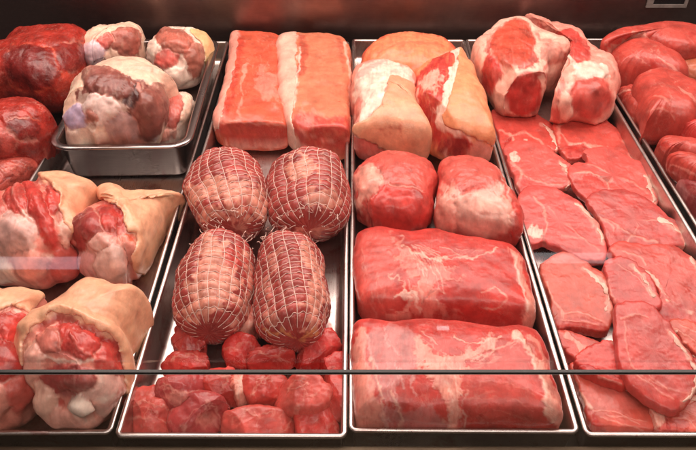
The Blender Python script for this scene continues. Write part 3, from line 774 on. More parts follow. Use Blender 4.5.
chop(D6, [(88, 112), (170, 72), (240, 108), (312, 160), (335, 215), (315, 345), (220, 340), (138, 340), (122, 300), (105, 210), (82, 160)],
     [Ln([(100, 160), (125, 230), (160, 270), (150, 330)], 8.9, FATP, 0.72, 7, .0001, 2.5), Ln([(160, 275), (230, 270), (300, 300)], 6.0, FATP, 0.63, 7, .0001, 2.5), Pg([(135, 290), (300, 300), (312, 340), (140, 338)], BLOOD_SHADE, .7, 12), Ln([(160, 300), (230, 300), (290, 310)], 3.0, FATP, 0.63, 7, .0001, 2.5), El(180, 325, 14, 9, LEAND, .9)],
     'square-cut pork chop with a straight dark red front edge', base=0.01, tilt=(0.02, 0.08), h=.017, fat=[(240, 108), (312, 160), (335, 215), (325, 260)])
chop(D6, [(325, 152), (318, 110), (370, 83), (420, 100), (470, 150), (497, 200), (508, 272), (430, 270), (360, 265), (332, 212)],
     [Ln([(330, 150), (345, 210), (380, 255)], 6.7, FATP, 0.63, 7, .0001, 2.5), Ln([(370, 90), (440, 140), (490, 210)], 3.7, FATP, 0.54, 7, .0001, 2.5)],
     'narrow pork chop standing between two larger chops in the fourth row', base=0.018, tilt=(0.1, 0.08), h=.017, fat=[(420, 100), (470, 150), (500, 210)])
chop(D6, [(350, 62), (380, 28), (470, 33), (560, 28), (640, 70), (690, 140), (720, 240), (720, 310), (640, 305), (540, 305), (515, 285), (520, 200), (480, 150), (400, 102)],
     [Ln([(400, 100), (480, 130), (530, 180), (560, 230), (640, 270)], 14.9, FAT, 0.85, 8), Ln([(490, 150), (520, 190), (560, 220)], 10, LEAN, .9), Pg([(525, 255), (570, 225), (620, 260), (600, 300), (530, 302)], BLOOD_SHADE, .9, 10), Ln([(380, 40), (450, 60), (470, 90)], 6.0, FATP, 0.63, 7, .0001, 2.5), Pg([(520, 130), (560, 160), (570, 210), (540, 200)], LEAN, .7, 8)],
     'broad pork chop with a wet red bone end, cut by the picture edge', base=0.012, tilt=(-0.03, 0.1), h=.018, fat=[(640, 70), (690, 140), (720, 240)])
chop(D6, [(365, 292), (380, 268), (425, 260), (500, 278), (560, 338), (610, 405), (655, 480), (658, 540), (610, 600), (570, 625), (520, 610), (450, 570), (390, 500), (370, 400)],
     [Ln([(375, 290), (430, 275), (480, 285)], 7.4, FATP, 0.63, 7, .0001, 2.5), Ln([(390, 300), (400, 400), (430, 480), (520, 540), (620, 570)], 5.2, FATP, 0.54, 7, .0001, 2.5), Pg([(380, 470), (450, 500), (540, 560), (600, 600), (560, 622), (440, 570)], LEAN, .7, 16), Ln([(430, 500), (520, 560), (570, 590)], 3.7, FATP, 0.63, 7, .0001, 2.5), Ln([(460, 490), (560, 560)], 3.0, FATP, 0.54, 7, .0001, 2.5)],
     'long pale pork chop lying across its neighbours, in the front rows', base=0.032, tilt=(0, 0.14), h=.016, fat=[(560, 338), (612, 405), (657, 480), (655, 545), (600, 605)])
chop(D6, [(560, 335), (600, 310), (660, 328), (740, 380), (760, 460), (700, 470), (650, 452), (605, 400)],
     [Ln([(580, 335), (640, 370), (720, 440)], 6.7, FATP, 0.68, 7, .0001, 2.5), Ln([(600, 320), (680, 360), (740, 420)], 5.2, FATP, 0.54, 7, .0001, 2.5), Pg([(580, 350), (640, 410), (690, 450), (640, 440)], BLOOD_SHADE, .7, 10)],
     'pork chop cut off by the picture edge, behind the long pale chop', base=0.012, tilt=(0, 0.08), fat=[(570, 340), (610, 395), (655, 445)])
chop(D7, [(62, 25), (100, 8), (150, 30), (200, 45), (240, 80), (240, 150), (190, 160), (120, 140), (85, 100), (66, 60)],
     [Pg([(75, 20), (130, 50), (120, 120), (85, 90)], LEAN, .7, 10), Ln([(100, 20), (150, 60), (140, 140)], 16.3, FATP, 0.77, 7, .0001, 2.5)],
     'small end of a pork chop showing fat, under the red chop', base=0.006, tilt=(0, 0), h=.017)
chop(D7, [(140, 110), (165, 75), (215, 48), (270, 35), (315, 58), (342, 110), (335, 185), (300, 202), (225, 178), (160, 148)],
     [Ln([(150, 130), (230, 160), (320, 180)], 10, BLOOD_SHADE, .8), Ln([(300, 60), (330, 120)], 5.2, FATP, 0.54, 7, .0001, 2.5), Ln([(220, 178), (270, 190), (300, 200)], 8.9, FATP, 0.63, 7, .0001, 2.5)],
     'dark red pork chop lying just above the glass edge', base=0.02, tilt=(0.03, 0.08), col=LEAN, h=.017, fat=[(280, 40), (318, 62), (342, 112)])
chop(D7, [(108, 170), (160, 155), (230, 188), (310, 203), (390, 260), (412, 310), (425, 400), (300, 405), (200, 405), (168, 388), (150, 300), (126, 230)],
     [Ln([(115, 180), (150, 240), (190, 300), (200, 380)], 11.9, FAT, 0.80, 10), Pg([(150, 300), (200, 300), (240, 380), (180, 390)], BLOOD_SHADE, .85, 12), Ln([(200, 300), (290, 310), (370, 350)], 3.7, FATP, 0.63, 7, .0001, 2.5), Ln([(230, 330), (300, 345), (380, 375)], 3.0, FATP, 0.63, 7, .0001, 2.5), Ln([(250, 320), (330, 330), (400, 340)], 3.0, FATP, 0.54, 7, .0001, 2.5), Ln([(212, 385), (230, 375), (250, 388)], 6, BROWN, .8), Pg([(120, 190), (150, 230), (150, 290), (130, 250)], BLOOD_SHADE, .8, 8), Pg([(190, 200), (300, 220), (370, 290), (220, 290)], LEANP, .5, 20)],
     'big pale pork chop filling the front corner of the chop tray', base=0.005, tilt=(0, 0.03), h=.016, fat=[(310, 203), (390, 260), (414, 312)])
chop(D7, [(402, 292), (440, 268), (478, 310), (505, 360), (505, 400), (430, 402), (414, 350)],
     [Pg([(410, 300), (445, 285), (470, 340), (430, 370)], FAT, .8, 12), Ln([(470, 330), (495, 390)], 10, BLOOD_SHADE, .8), Ln([(430, 370), (460, 385)], 6.0, FATP, 0.54, 7, .0001, 2.5)],
     'small fatty chop end wedged between two chops at the tray front', base=0.01, tilt=(0, 0), h=.016)
chop(D7, [(478, 322), (520, 290), (590, 252), (660, 250), (700, 300), (700, 400), (580, 402), (505, 400)],
     [Pg([(490, 325), (530, 320), (570, 380), (520, 395)], BLOOD_SHADE, .7, 12), Ln([(500, 330), (560, 340), (600, 395)], 5.2, FATP, 0.54, 7, .0001, 2.5), Ln([(530, 300), (600, 330), (680, 390)], 3.7, FATP, 0.45, 7, .0001, 2.5)],
     'pork chop at the front corner of the picture, behind the glass', base=0.012, tilt=(0, 0.05), h=.016, fat=[(520, 290), (590, 252), (640, 250)])
chop(D6, [(600, 440), (650, 452), (720, 475), (760, 560), (740, 640), (660, 620), (620, 520)], [Ln([(620, 460), (680, 520), (730, 600)], 6.7, FATP, 0.54, 7, .0001, 2.5)],
     'pork chop half hidden under the long pale chop at the picture edge', base=0.006, tilt=(0, 0), h=.016)

# ---- fifth tray
FG = 'smooth pork fillets'


def fillet(fr, out, h, label, ops=(), base=.006, n=2.9, col=(.50, .068, .050), **kw):
    return piece('pork_fillet', fr, out, h, base, n=n, col=col, ops=ops, label=label, cat='fillet', group=FG, blotch=.22, marb=.25, rough=.0007, scale=1.17, ragged=.8, edge=.03, **kw)


fillet(E4, [(36, 216), (80, 185), (195, 148), (260, 125), (330, 117), (432, 126), (520, 150), (515, 220), (432, 238), (360, 254), (290, 238), (230, 212), (150, 212), (50, 234)], .045, 'pork fillet with a grey-pink ragged end, lying across the tray back', base=.055,
       ops=[Pg([(36, 215), (80, 185), (200, 148), (215, 200), (150, 210), (50, 232)], (.50, .20, .15), .9, 10, 0, 14), Ln([(200, 150), (215, 205)], 8, FATP, .7), Ln([(290, 130), (380, 160), (430, 200)], 30, LEANL, .4, 30), El(415, 155, 14, 10, BLOOD_SHADE, .5)])
fillet(E4, [(52, 300), (74, 255), (115, 220), (170, 202), (222, 214), (268, 250), (302, 290), (345, 330), (355, 400), (250, 425), (150, 395), (80, 385), (55, 340)], .085, 'thick rounded pork fillet bending toward the back wall', ops=[Pg([(200, 280), (260, 270), (300, 310), (240, 310)], BLOOD_SHADE, .5, 14), Ln([(260, 260), (330, 310), (400, 380)], 10, FATP, .6), Ln([(160, 250), (220, 300)], 6, FATP, .4)])
fillet(E4, [(300, 252), (350, 246), (440, 238), (520, 255), (520, 410), (432, 400), (340, 330)], .06, 'orange-brown pork fillet in shade under the ragged fillet', base=.01, col=(.44, .12, .06), ops=[Ln([(330, 270), (380, 300), (440, 290)], 6, FATP, .5), Ln([(360, 310), (420, 340)], 6, FATP, .5)])
fillet(E5, [(138, 45), (160, 10), (210, -8), (270, 0), (330, 35), (375, 80), (395, 150), (340, 185), (300, 218), (240, 222), (190, 232), (148, 238), (155, 180), (148, 120)], .08, 'plump pork fillet in the middle of the right-hand tray', base=.012, ops=[Ln([(290, 20), (350, 70), (385, 140)], 9, FATP, .6), Ln([(200, 60), (260, 75)], 8, FATP, .4), Ln([(180, 120), (240, 110), (280, 150)], 5, FATP, .4), Ln([(150, 235), (220, 228), (300, 218)], 8, LEAND, .5)])
fillet(E5, [(78, 44), (124, 28), (150, 65), (160, 120), (150, 182), (120, 150), (92, 95)], .05, 'small pork fillet against the divider of the chop tray', ops=[Ln([(60, 50), (110, 38)], 10, FAT, .7), El(125, 145, 8, 8, FAT, .6)])
fillet(E5, [(233, 283), (223, 252), (248, 227), (318, 224), (370, 240), (403, 290), (423, 350), (368, 345), (288, 308), (248, 306)], .055, 'flat red pork fillet below the plump fillet', ops=[Ln([(190, 260), (260, 240), (330, 280)], 8, BLOOD_SHADE, .5)])
fillet(E5, [(270, 300), (303, 288), (368, 318), (438, 352), (468, 420), (348, 405), (318, 380), (283, 335)], .045, 'bright red pork fillet lying beside the tray divider', base=.03, ops=[Ln([(220, 310), (300, 330), (390, 380)], 10, FATP, .6), Ln([(240, 340), (330, 380)], 6, FATP, .5)])
fillet(E5, [(300, 222), (330, 182), (390, 150), (440, 200), (430, 290), (360, 285), (320, 245)], .06, 'dark pork fillet at the picture edge beside the plump fillet', base=.012, col=LEAN)
fillet(E5, [(325, 385), (380, 395), (470, 420), (520, 500), (560, 640), (480, 600), (420, 520), (360, 450)], .05, 'deep red pork fillet nearest the front of the right-hand tray', base=.008, col=(.30, .045, .045), ops=[Pg([(255, 370), (300, 360), (330, 430), (300, 450)], MEMB, .5, 14)])

# ---- first tray: beef
BG = 'dark beef pieces'
piece('beef_joint', E1, [(52, 182), (100, 150), (180, 140), (250, 130), (300, 128), (350, 145), (397, 185), (388, 230), (382, 300), (386, 340), (352, 405), (320, 470), (260, 500), (150, 485), (60, 450), (-40, 430), (-70, 330), (-30, 260), (30, 225)],
      .105, scale=1.10, n=3.0, col=BEEFL, mat=M['beef'], crease=.0006, relief=.0006, blotch=.45, marb=.3, rough=.0011, ops=[
          Pg([(35, 235), (90, 215), (190, 212), (235, 240), (250, 310), (225, 370), (170, 395), (90, 370), (40, 320)], BEEF, .95, 14, -.001, 10), Pg([(250, 200), (380, 190), (385, 290), (300, 320), (260, 260)], BEEF, .75, 24, 0, 12), Ln([(55, 200), (140, 180), (240, 190), (380, 195)], 12, ORNG, .5, 12), Ln([(40, 240), (120, 205), (220, 215), (255, 300), (220, 380)], 6, ORNG, .7, 6),
          Ln([(40, 380), (130, 420), (200, 400), (280, 400)], 10, ORNG, .6, 10), Pg([(280, 320), (380, 300), (350, 410), (290, 400)], (.56, .07, .03), .7, 20), Ln([(-10, 300), (20, 400), (80, 440)], 14, (.6, .16, .08), .5, 12), Ln([(255, 130), (262, 150), (300, 160)], 8, ORNG, .6), Pg([(20, 400), (130, 420), (180, 470), (40, 450)], BEEF, .8, 14), Ln([(60, 165), (140, 148), (240, 140)], 16, (.6, .07, .03), .5, 12)],
      muscles=[(140, 300, 135, 100, 20, .005, BEEF), (322, 250, 82, 80, 0, .005, (.22, .016, .012)), (200, 168, 180, 42, 0, .005, BEEFL), (322, 372, 85, 60, -30, .005, (.46, .045, .025)), (120, 445, 115, 45, 10, .005, BEEF), (-10, 370, 60, 80, 0, .005, BEEFL)], label='big dark red beef joint beside the deep pan', cat='beef joint', group=BG)
piece('beef_joint', E2, [(-80, 90), (0, 70), (90, 66), (140, 85), (185, 140), (172, 185), (150, 235), (100, 272), (20, 295), (-80, 300)], .100, scale=1.42, n=2.8, col=BEEFL, mat=M['beef'], crease=.0006, relief=.0006, blotch=.45, rough=.0011, ops=[
    Pg([(20, 110), (120, 110), (160, 160), (120, 230), (60, 180)], BEEF, .8, 14), Ln([(0, 100), (90, 105), (160, 125)], 6, ORNG, .6), Pg([(-10, 150), (30, 150), (50, 240), (0, 270)], LEANL, .7, 16), Ln([(60, 175), (100, 240), (40, 285)], 8, (.6, .12, .08), .6)],
      muscles=[(90, 160, 80, 60, 20, .005, BEEF), (20, 210, 60, 60, 0, .005, (.42, .06, .045)), (60, 95, 110, 35, 0, .005, BEEFL), (110, 235, 60, 40, -20, .005, (.24, .02, .015))], label='smaller red beef piece in front of the big beef joint', cat='beef joint', group=BG)
piece('beef_joint', E2, [(-60, 320), (10, 290), (95, 296), (105, 325), (60, 380), (10, 430), (-60, 430)], .055, scale=1.45, n=2.6, col=(.42, .07, .05), mat=M['beef'], crease=.0006, relief=.0006, blotch=.4, rough=.0015, ops=[Ln([(10, 330), (60, 320)], 8, FATP, .5), Ln([(0, 380), (50, 350)], 8, BEEF, .7), Ln([(20, 310), (80, 305)], 6, ORNG, .6)],
      label='low red beef trimming between the beef and the hocks', cat='beef trimming', group=BG)

# ---- knuckles in the deep pan
KG = 'pork knuckles in the deep pan'
CREAM = (.87, .56, .42)
piece('pork_knuckle', E3, [(70, 100), (90, 75), (120, 55), (160, 50), (200, 35), (255, 22), (276, 60), (270, 105), (230, 140), (170, 150), (120, 165), (85, 178), (74, 135)], .085, base=.012, n=2.8, relief=.002, crease=.0004, cuts=[(-20, 20, .85)], col=CREAM, ops=[
    Pg([(165, 50), (255, 30), (262, 95), (215, 110), (200, 70)], (.42, .11, .08), .95, 7), Pg([(80, 95), (125, 65), (150, 90), (130, 130), (85, 130)], (.52, .36, .48), .75, 8), Pg([(110, 62), (160, 55), (150, 78), (120, 80)], LEAN, .5, 12), Ln([(85, 120), (110, 100), (130, 110)], 8, (.4, .2, .2), .5), Ln([(245, 30), (258, 90)], 7, FATW, .8)],
      muscles=[(212, 70, 52, 50, 0, .010, (.42, .11, .08)), (108, 108, 46, 42, 0, .011, (.70, .50, .54)), (150, 72, 32, 26, 0, .009, LEANL), (150, 130, 60, 30, -20, .008, CREAM)], label='pork knuckle at the back of the deep pan, its end turned to the beef', cat='pork knuckle', group=KG)
piece('pork_knuckle', E3, [(280, 112), (300, 70), (318, 27), (355, 18), (412, 34), (452, 34), (487, 80), (495, 115), (468, 150), (457, 190), (400, 214), (350, 217), (320, 185), (285, 150)], .085, base=.012, n=2.8, relief=.002, crease=.001, cuts=[(-5, 35, .82)], col=FATW, ops=[
    Pg([(315, 40), (360, 28), (412, 50), (445, 110), (452, 160), (430, 190), (410, 150), (390, 100), (340, 75), (310, 80)], (.46, .13, .09), .95, 7), El(345, 118, 32, 26, LEANL, .7, 8), Ln([(300, 75), (350, 85), (395, 130), (400, 190)], 9, FATW, .9), Pg([(300, 150), (350, 170), (400, 205), (340, 205)], CREAM, .8, 12), El(350, 60, 14, 8, LEAND, .4, 8)],
      skin=[(412, 30), (460, 30), (500, 90), (500, 130), (470, 155), (462, 110), (445, 70)], skincol=(.80, .52, .26),
      muscles=[(370, 68, 66, 44, 10, .010, (.46, .13, .09)), (342, 125, 46, 36, 0, .011, LEANL), (435, 130, 30, 62, 0, .009, (.50, .17, .12)), (380, 182, 52, 30, 0, .009, FATW), (300, 100, 26, 40, 0, .008, FATW)], label='pork knuckle with round cut face and yellow skin, back corner of the pan', cat='pork knuckle', group=KG)
piece('pork_knuckle', E3, [(328, 250), (370, 226), (412, 234), (432, 265), (422, 312), (392, 372), (345, 398), (308, 396), (325, 330)], .06, base=.012, n=2.6, col=FATW, ops=[
    Pg([(345, 245), (375, 235), (385, 300), (380, 350), (340, 330), (350, 290)], LEANL, .95, 8), Pg([(395, 250), (428, 265), (415, 315), (395, 300)], CREAM, .8, 10), Pg([(320, 350), (370, 360), (350, 390), (312, 392)], FATP, .5, 14)],
      muscles=[(362, 290, 34, 72, 15, .009, (.58, .13, .10)), (405, 290, 24, 55, 10, .008, CREAM), (335, 365, 40, 30, 0, .008, FATP)], label='small pale pork knuckle showing under the dark one by the pan rim', cat='pork knuckle', group=KG)
piece('pork_knuckle', E3, [(15, 350), (28, 300), (34, 250), (58, 200), (95, 163), (140, 128), (200, 113), (262, 123), (322, 170), (368, 215), (338, 247), (347, 290), (338, 340), (312, 398), (250, 394), (185, 410), (120, 428), (92, 414), (50, 408), (25, 388)],
      .115, base=.018, scale=1.03, n=2.7, N=280, RT=70, relief=.0022, crease=.0004, cuts=[(-10, 40, .86)], col=CREAM, ops=[
          Pg([(95, 195), (145, 160), (225, 178), (292, 220), (335, 270), (335, 330), (295, 392), (200, 384), (165, 330), (130, 300), (60, 285), (72, 230)], (.24, .075, .06), 1, 6, 0, 8), Pg([(60, 260), (110, 235), (180, 245), (215, 290), (200, 340), (120, 345), (70, 320)], FATW, .6, 12, .001, 14), Pg([(85, 290), (130, 285), (140, 320), (105, 330)], (.45, .17, .13), .8, 14, -.001),
          Pg([(28, 285), (80, 278), (92, 320), (60, 338), (25, 330)], (.50, .36, .50), .95, 6), Pg([(215, 205), (245, 200), (250, 260), (235, 290), (200, 250)], (.07, .022, .02), .95, 8, -.004, 8), Ln([(245, 205), (258, 250), (240, 300), (205, 320)], 9, FATP, .6), Ln([(265, 235), (300, 280), (300, 350)], 6, FATP, .4), Ln([(325, 250), (336, 300), (310, 385)], 10, FATW, .9), Ln([(30, 350), (90, 350), (150, 380)], 22, FATW, .8, 12), Ln([(60, 345), (85, 355), (90, 385)], 6, BROWN, .5, 6, -.001),  # near-black patch paints the shade down in the bone crevice
          Pg([(125, 385), (180, 370), (280, 365), (290, 390), (200, 400), (120, 420)], (.50, .20, .15), .8, 10), Pg([(95, 185), (130, 165), (180, 175), (120, 220)], (.24, .075, .06), .8, 14), El(185, 320, 16, 18, (.40, .22, .24), .6, 8)],
      muscles=[(150, 200, 85, 50, 20, .010, (.24, .07, .055)), (290, 300, 58, 105, 15, .012, (.27, .085, .065)), (130, 285, 62, 55, 0, .012, (.84, .62, .56)), (58, 310, 42, 42, 0, .011, (.50, .38, .52)), (112, 305, 26, 26, 0, .015, (.42, .15, .11)), (205, 340, 60, 48, 0, .010, (.52, .30, .28)), (205, 392, 95, 26, 0, .009, (.50, .17, .12)), (58, 385, 50, 40, 0, .010, FATW)], label='large dark-cut pork knuckle at the front of the deep pan', cat='pork knuckle', group=KG)

# ---- hocks
HG = 'pork hocks with skin on'
HF = (.70, .25, .19)
piece('pork_hock', C5, [(-60, 190), (20, 118), (50, 95), (100, 73), (150, 45), (185, 38), (240, 68), (287, 100), (293, 130), (265, 165), (240, 220), (242, 280), (238, 360), (190, 392), (120, 427), (60, 405), (0, 385), (-60, 360)],
      .10, n=2.8, N=280, RT=70, col=HF, marb=.2, skint=.0034, wrinkle=.0004, relief=.0032, crease=.0003, rough=.0008, ops=[
          Pg([(0, 190), (60, 200), (110, 260), (90, 330), (10, 340), (-20, 260)], FATW, .7, 22, 0, 16), Pg([(70, 90), (110, 90), (130, 150), (160, 220), (180, 290), (150, 300), (110, 230), (80, 170)], LEAN, .85, 12, .0015), Pg([(30, 130), (70, 115), (80, 170), (60, 195), (30, 180)], BLOOD_SHADE, .4, 14), Pg([(132, 125), (160, 120), (168, 180), (145, 190)], LEAN, .8, 8), Ln([(60, 100), (45, 140), (70, 190), (100, 210)], 8, FATW, .8, 6, .0008), Ln([(115, 85), (140, 110), (170, 190), (185, 260)], 9, FATW, .8),
          Pg([(20, 220), (80, 230), (60, 270), (20, 270)], (.55, .32, .34), .6, 16), Pg([(100, 300), (160, 290), (235, 310), (230, 360), (150, 400), (90, 370)], LEANL, .6, 18), Pg([(0, 350), (60, 340), (120, 400), (60, 402)], FAT, .8, 12), Ln([(120, 310), (170, 330), (200, 380)], 12, FATW, .7, 10), Pg([(170, 170), (230, 200), (215, 290), (190, 270)], FAT, .8, 14), Ln([(110, 62), (165, 112), (188, 172), (210, 240)], 24, SKIN, 1, 12, .004), Ln([(95, 75), (150, 118), (172, 175), (195, 250), (216, 272)], 16, BLOOD_SHADE, .6, 8, -.003), El(200, 280, 16, 22, BLOOD_SHADE, .8, 8), Ln([(40, 300), (110, 330)], 10, LEANL, .6)],  # red line inside the skin edge paints the shade of its recess
      taper=([(120, 280), (250, 80)], .8), cuts=[(-25, 32, .80)], skin=[(90, 40), (140, -50), (230, -50), (360, 80), (325, 150), (285, 190), (240, 240), (215, 262), (190, 240), (172, 170), (150, 112)], skincol=(.90, .46, .28),
      muscles=[(40, 250, 75, 62, 0, .011, (.80, .46, .40)), (118, 185, 27, 115, -22, .013, LEAN), (52, 148, 38, 46, 20, .010, LEAN), (155, 150, 20, 45, -10, .010, LEAN), (90, 340, 62, 50, 0, .010, FATP), (195, 345, 55, 60, 10, .011, LEANL), (25, 355, 60, 42, 0, .009, FATW), (200, 245, 26, 50, 0, .008, FAT), (-20, 180, 50, 60, 0, .009, LEANL)], label='pork hock at the picture edge with tan skin behind its open cut face', cat='pork hock', group=HG)
piece('pork_hock', C5, [(288, 84), (340, 79), (380, 100), (430, 89), (470, 84), (528, 92), (524, 102), (488, 130), (478, 172), (460, 230), (442, 290), (412, 352), (388, 364), (382, 397), (350, 413), (290, 389), (238, 362), (232, 310), (190, 292), (183, 265), (215, 230), (240, 200), (278, 160), (300, 148), (284, 112)],
      .088, n=2.8, N=280, RT=70, col=HF, marb=.2, skint=.0034, wrinkle=.0004, relief=.0032, crease=.0003, rough=.0008, ops=[
          Pg([(225, 240), (270, 200), (300, 160), (340, 180), (300, 230), (280, 290), (235, 280)], LEAN, .85, 14), Pg([(235, 245), (265, 225), (275, 270), (245, 285)], LEAND, .6, 12), Pg([(300, 165), (350, 190), (375, 240), (340, 260), (310, 220)], BLOOD_SHADE, .7, 12), Pg([(270, 290), (320, 280), (370, 270), (385, 340), (370, 390), (300, 380), (260, 340)], FATW, .75, 18, 0, 14), El(200, 280, 16, 18, BLOOD_SHADE, .9, 8), Pg([(250, 330), (300, 340), (320, 380), (270, 370)], (.58, .28, .28), .6, 14), Ln([(230, 220), (290, 190), (320, 165)], 8, FATW, .6), Ln([(270, 250), (290, 290), (340, 300)], 9, FAT, .7), Ln([(305, 100), (345, 140), (380, 200), (398, 260), (400, 330)], 36, SKIN, 1, 16, .006), Ln([(286, 150), (330, 172), (368, 215), (388, 260), (386, 340)], 18, BLOOD_SHADE, .6, 10, -.004), El(385, 262, 18, 16, (.66, .08, .03), .8, 8)],  # red line below the skin roll is painted shade in the undercut
      taper=([(300, 300), (510, 95)], .62), cuts=[(-35, 25, .80)], skin=[(265, 40), (340, 0), (400, 10), (490, 0), (590, 50), (560, 200), (500, 300), (430, 375), (390, 356), (392, 290), (400, 252), (378, 238), (352, 182), (302, 148), (284, 120)], skincol=(.90, .46, .28),
      skinops=[Ln([(340, 110), (375, 150), (390, 220)], 6, (.7, .34, .18), .6), Ln([(440, 110), (420, 200), (405, 300)], 5, (.7, .36, .2), .5), Ln([(290, 95), (300, 105)], 5, BLOOD_SHADE, .5)],
      muscles=[(262, 235, 48, 75, 35, .011, (.36, .05, .045)), (322, 200, 48, 42, 20, .010, LEAN), (335, 330, 62, 62, 0, .011, (.86, .54, .46)), (268, 335, 48, 42, 0, .009, (.68, .30, .28)), (212, 268, 38, 28, -30, .009, LEAN), (372, 310, 28, 60, 0, .008, FATP), (300, 275, 40, 30, -20, .009, (.80, .42, .36))], label='pork hock whose pale skin ends in a pointed flap by the tray rim', cat='pork hock', group=HG)
piece('pork_hock', C6, [(-80, 15), (0, 8), (60, 14), (112, 30), (95, 75), (108, 112), (75, 150), (82, 220), (88, 285), (70, 325), (20, 355), (-80, 365)], .09, n=2.8, col=HF, marb=.2, skint=.0034, wrinkle=.0004, relief=.0032, crease=.0015, ops=[
    Pg([(-20, 90), (50, 90), (85, 120), (60, 160), (0, 150)], LEAN, .7, 14), Pg([(0, 150), (50, 140), (40, 230), (0, 240)], BLOOD_SHADE, .6, 18), Pg([(30, 220), (80, 240), (60, 320), (10, 330)], LEANL, .6, 18), Ln([(40, 80), (98, 108), (70, 150), (78, 240)], 12, FATW, .9, 7)],
      skin=[(-80, -30), (60, -30), (140, 10), (98, 78), (40, 70), (-80, 78)], skincol=(.90, .46, .28),
      muscles=[(40, 125, 62, 45, 0, .011, LEAN), (15, 210, 55, 60, 0, .011, (.38, .03, .025)), (48, 290, 45, 52, 0, .010, LEANL), (92, 190, 20, 85, 0, .008, FATW), (-20, 310, 50, 50, 0, .010, FATP)], label='pork hock cut by the picture edge, low at the front corner', cat='pork hock', group=HG)
piece('pork_hock', C6, [(225, 3), (262, 4), (300, 24), (350, 39), (382, 48), (362, 90), (347, 130), (334, 170), (347, 220), (337, 285), (312, 335), (272, 378), (240, 396), (175, 397), (128, 390), (106, 348), (78, 292), (53, 242), (50, 180), (78, 140), (120, 108), (150, 78), (190, 43)],
      .105, n=2.9, N=300, RT=76, col=HF, marb=.2, skint=.0036, wrinkle=.0004, relief=.0036, crease=.0003, rough=.0008, cuts=[(-12, 28, .80)], ops=[
          Pg([(150, 100), (220, 125), (290, 160), (310, 230), (260, 190), (210, 210), (150, 160)], LEAN, .85, 14, -.001), Pg([(200, 130), (280, 160), (305, 210), (250, 190)], (.34, .05, .04), .6, 14), Pg([(130, 130), (190, 150), (230, 200), (180, 215), (130, 190)], (.58, .16, .13), .7, 14, .001), Pg([(120, 235), (210, 220), (270, 250), (270, 290), (200, 300), (125, 290)], (.30, .055, .06), .75, 16), El(215, 325, 26, 20, (.90, .80, .70), .95, 6, .003), El(215, 325, 10, 8, (.62, .20, .15), .8, 5), Pg([(180, 250), (280, 240), (310, 290), (270, 300), (200, 290)], FATW, .8, 18, 0, 12), Pg([(105, 290), (160, 310), (150, 370), (110, 360)], (.74, .46, .36), .8, 14), Ln([(100, 200), (170, 215), (260, 210), (310, 240)], 10, FATW, .75, 8), Ln([(150, 110), (110, 150), (90, 200)], 12, FAT, .9), Ln([(190, 150), (215, 190), (240, 200)], 6, FATW, .7), El(190, 375, 24, 12, BLOOD_SHADE, .9, 8), Pg([(120, 365), (250, 345), (270, 380), (180, 405), (120, 398)], FATP, .5, 14), Ln([(70, 130), (120, 98), (165, 84), (260, 122), (318, 165), (335, 230), (328, 290)], 22, SKIN, 1, 10, .004), Ln([(110, 130), (165, 102), (250, 142), (300, 178), (316, 220)], 18, BLOOD_SHADE, .6, 10, -.004), El(160, 320, 9, 16, LEAN, .8, 5), Pg([(55, 180), (85, 160), (95, 240), (120, 330), (90, 300), (55, 240)], PEACH, .8, 10)],  # red line along the inner skin rim darkens the undercut like shade
      skin=[(190, -110), (320, -110), (470, 10), (440, 130), (390, 175), (380, 225), (350, 310), (324, 300), (318, 210), (300, 165), (255, 135), (165, 92), (110, 118), (75, 150), (66, 200), (62, 250), (20, 250), (20, 160), (50, 100), (120, 0)], skincol=(.90, .46, .28),
      
      muscles=[(205, 160, 75, 42, 20, .011, LEAN), (140, 160, 48, 38, -30, .011, (.60, .17, .13)), (285, 205, 42, 55, 10, .010, LEAN), (185, 258, 85, 34, 0, .011, (.34, .05, .045)), (275, 290, 50, 65, 0, .011, (.84, .50, .42)), (125, 310, 32, 62, 0, .010, (.74, .44, .34)), (190, 365, 85, 38, 0, .009, (.80, .40, .32)), (212, 318, 27, 22, 0, .015, (.88, .72, .60)), (95, 220, 30, 60, 10, .008, (.80, .40, .32))], label='large pork hock behind the glass, skin wrapped round its whole cut face', cat='pork hock', group=HG)

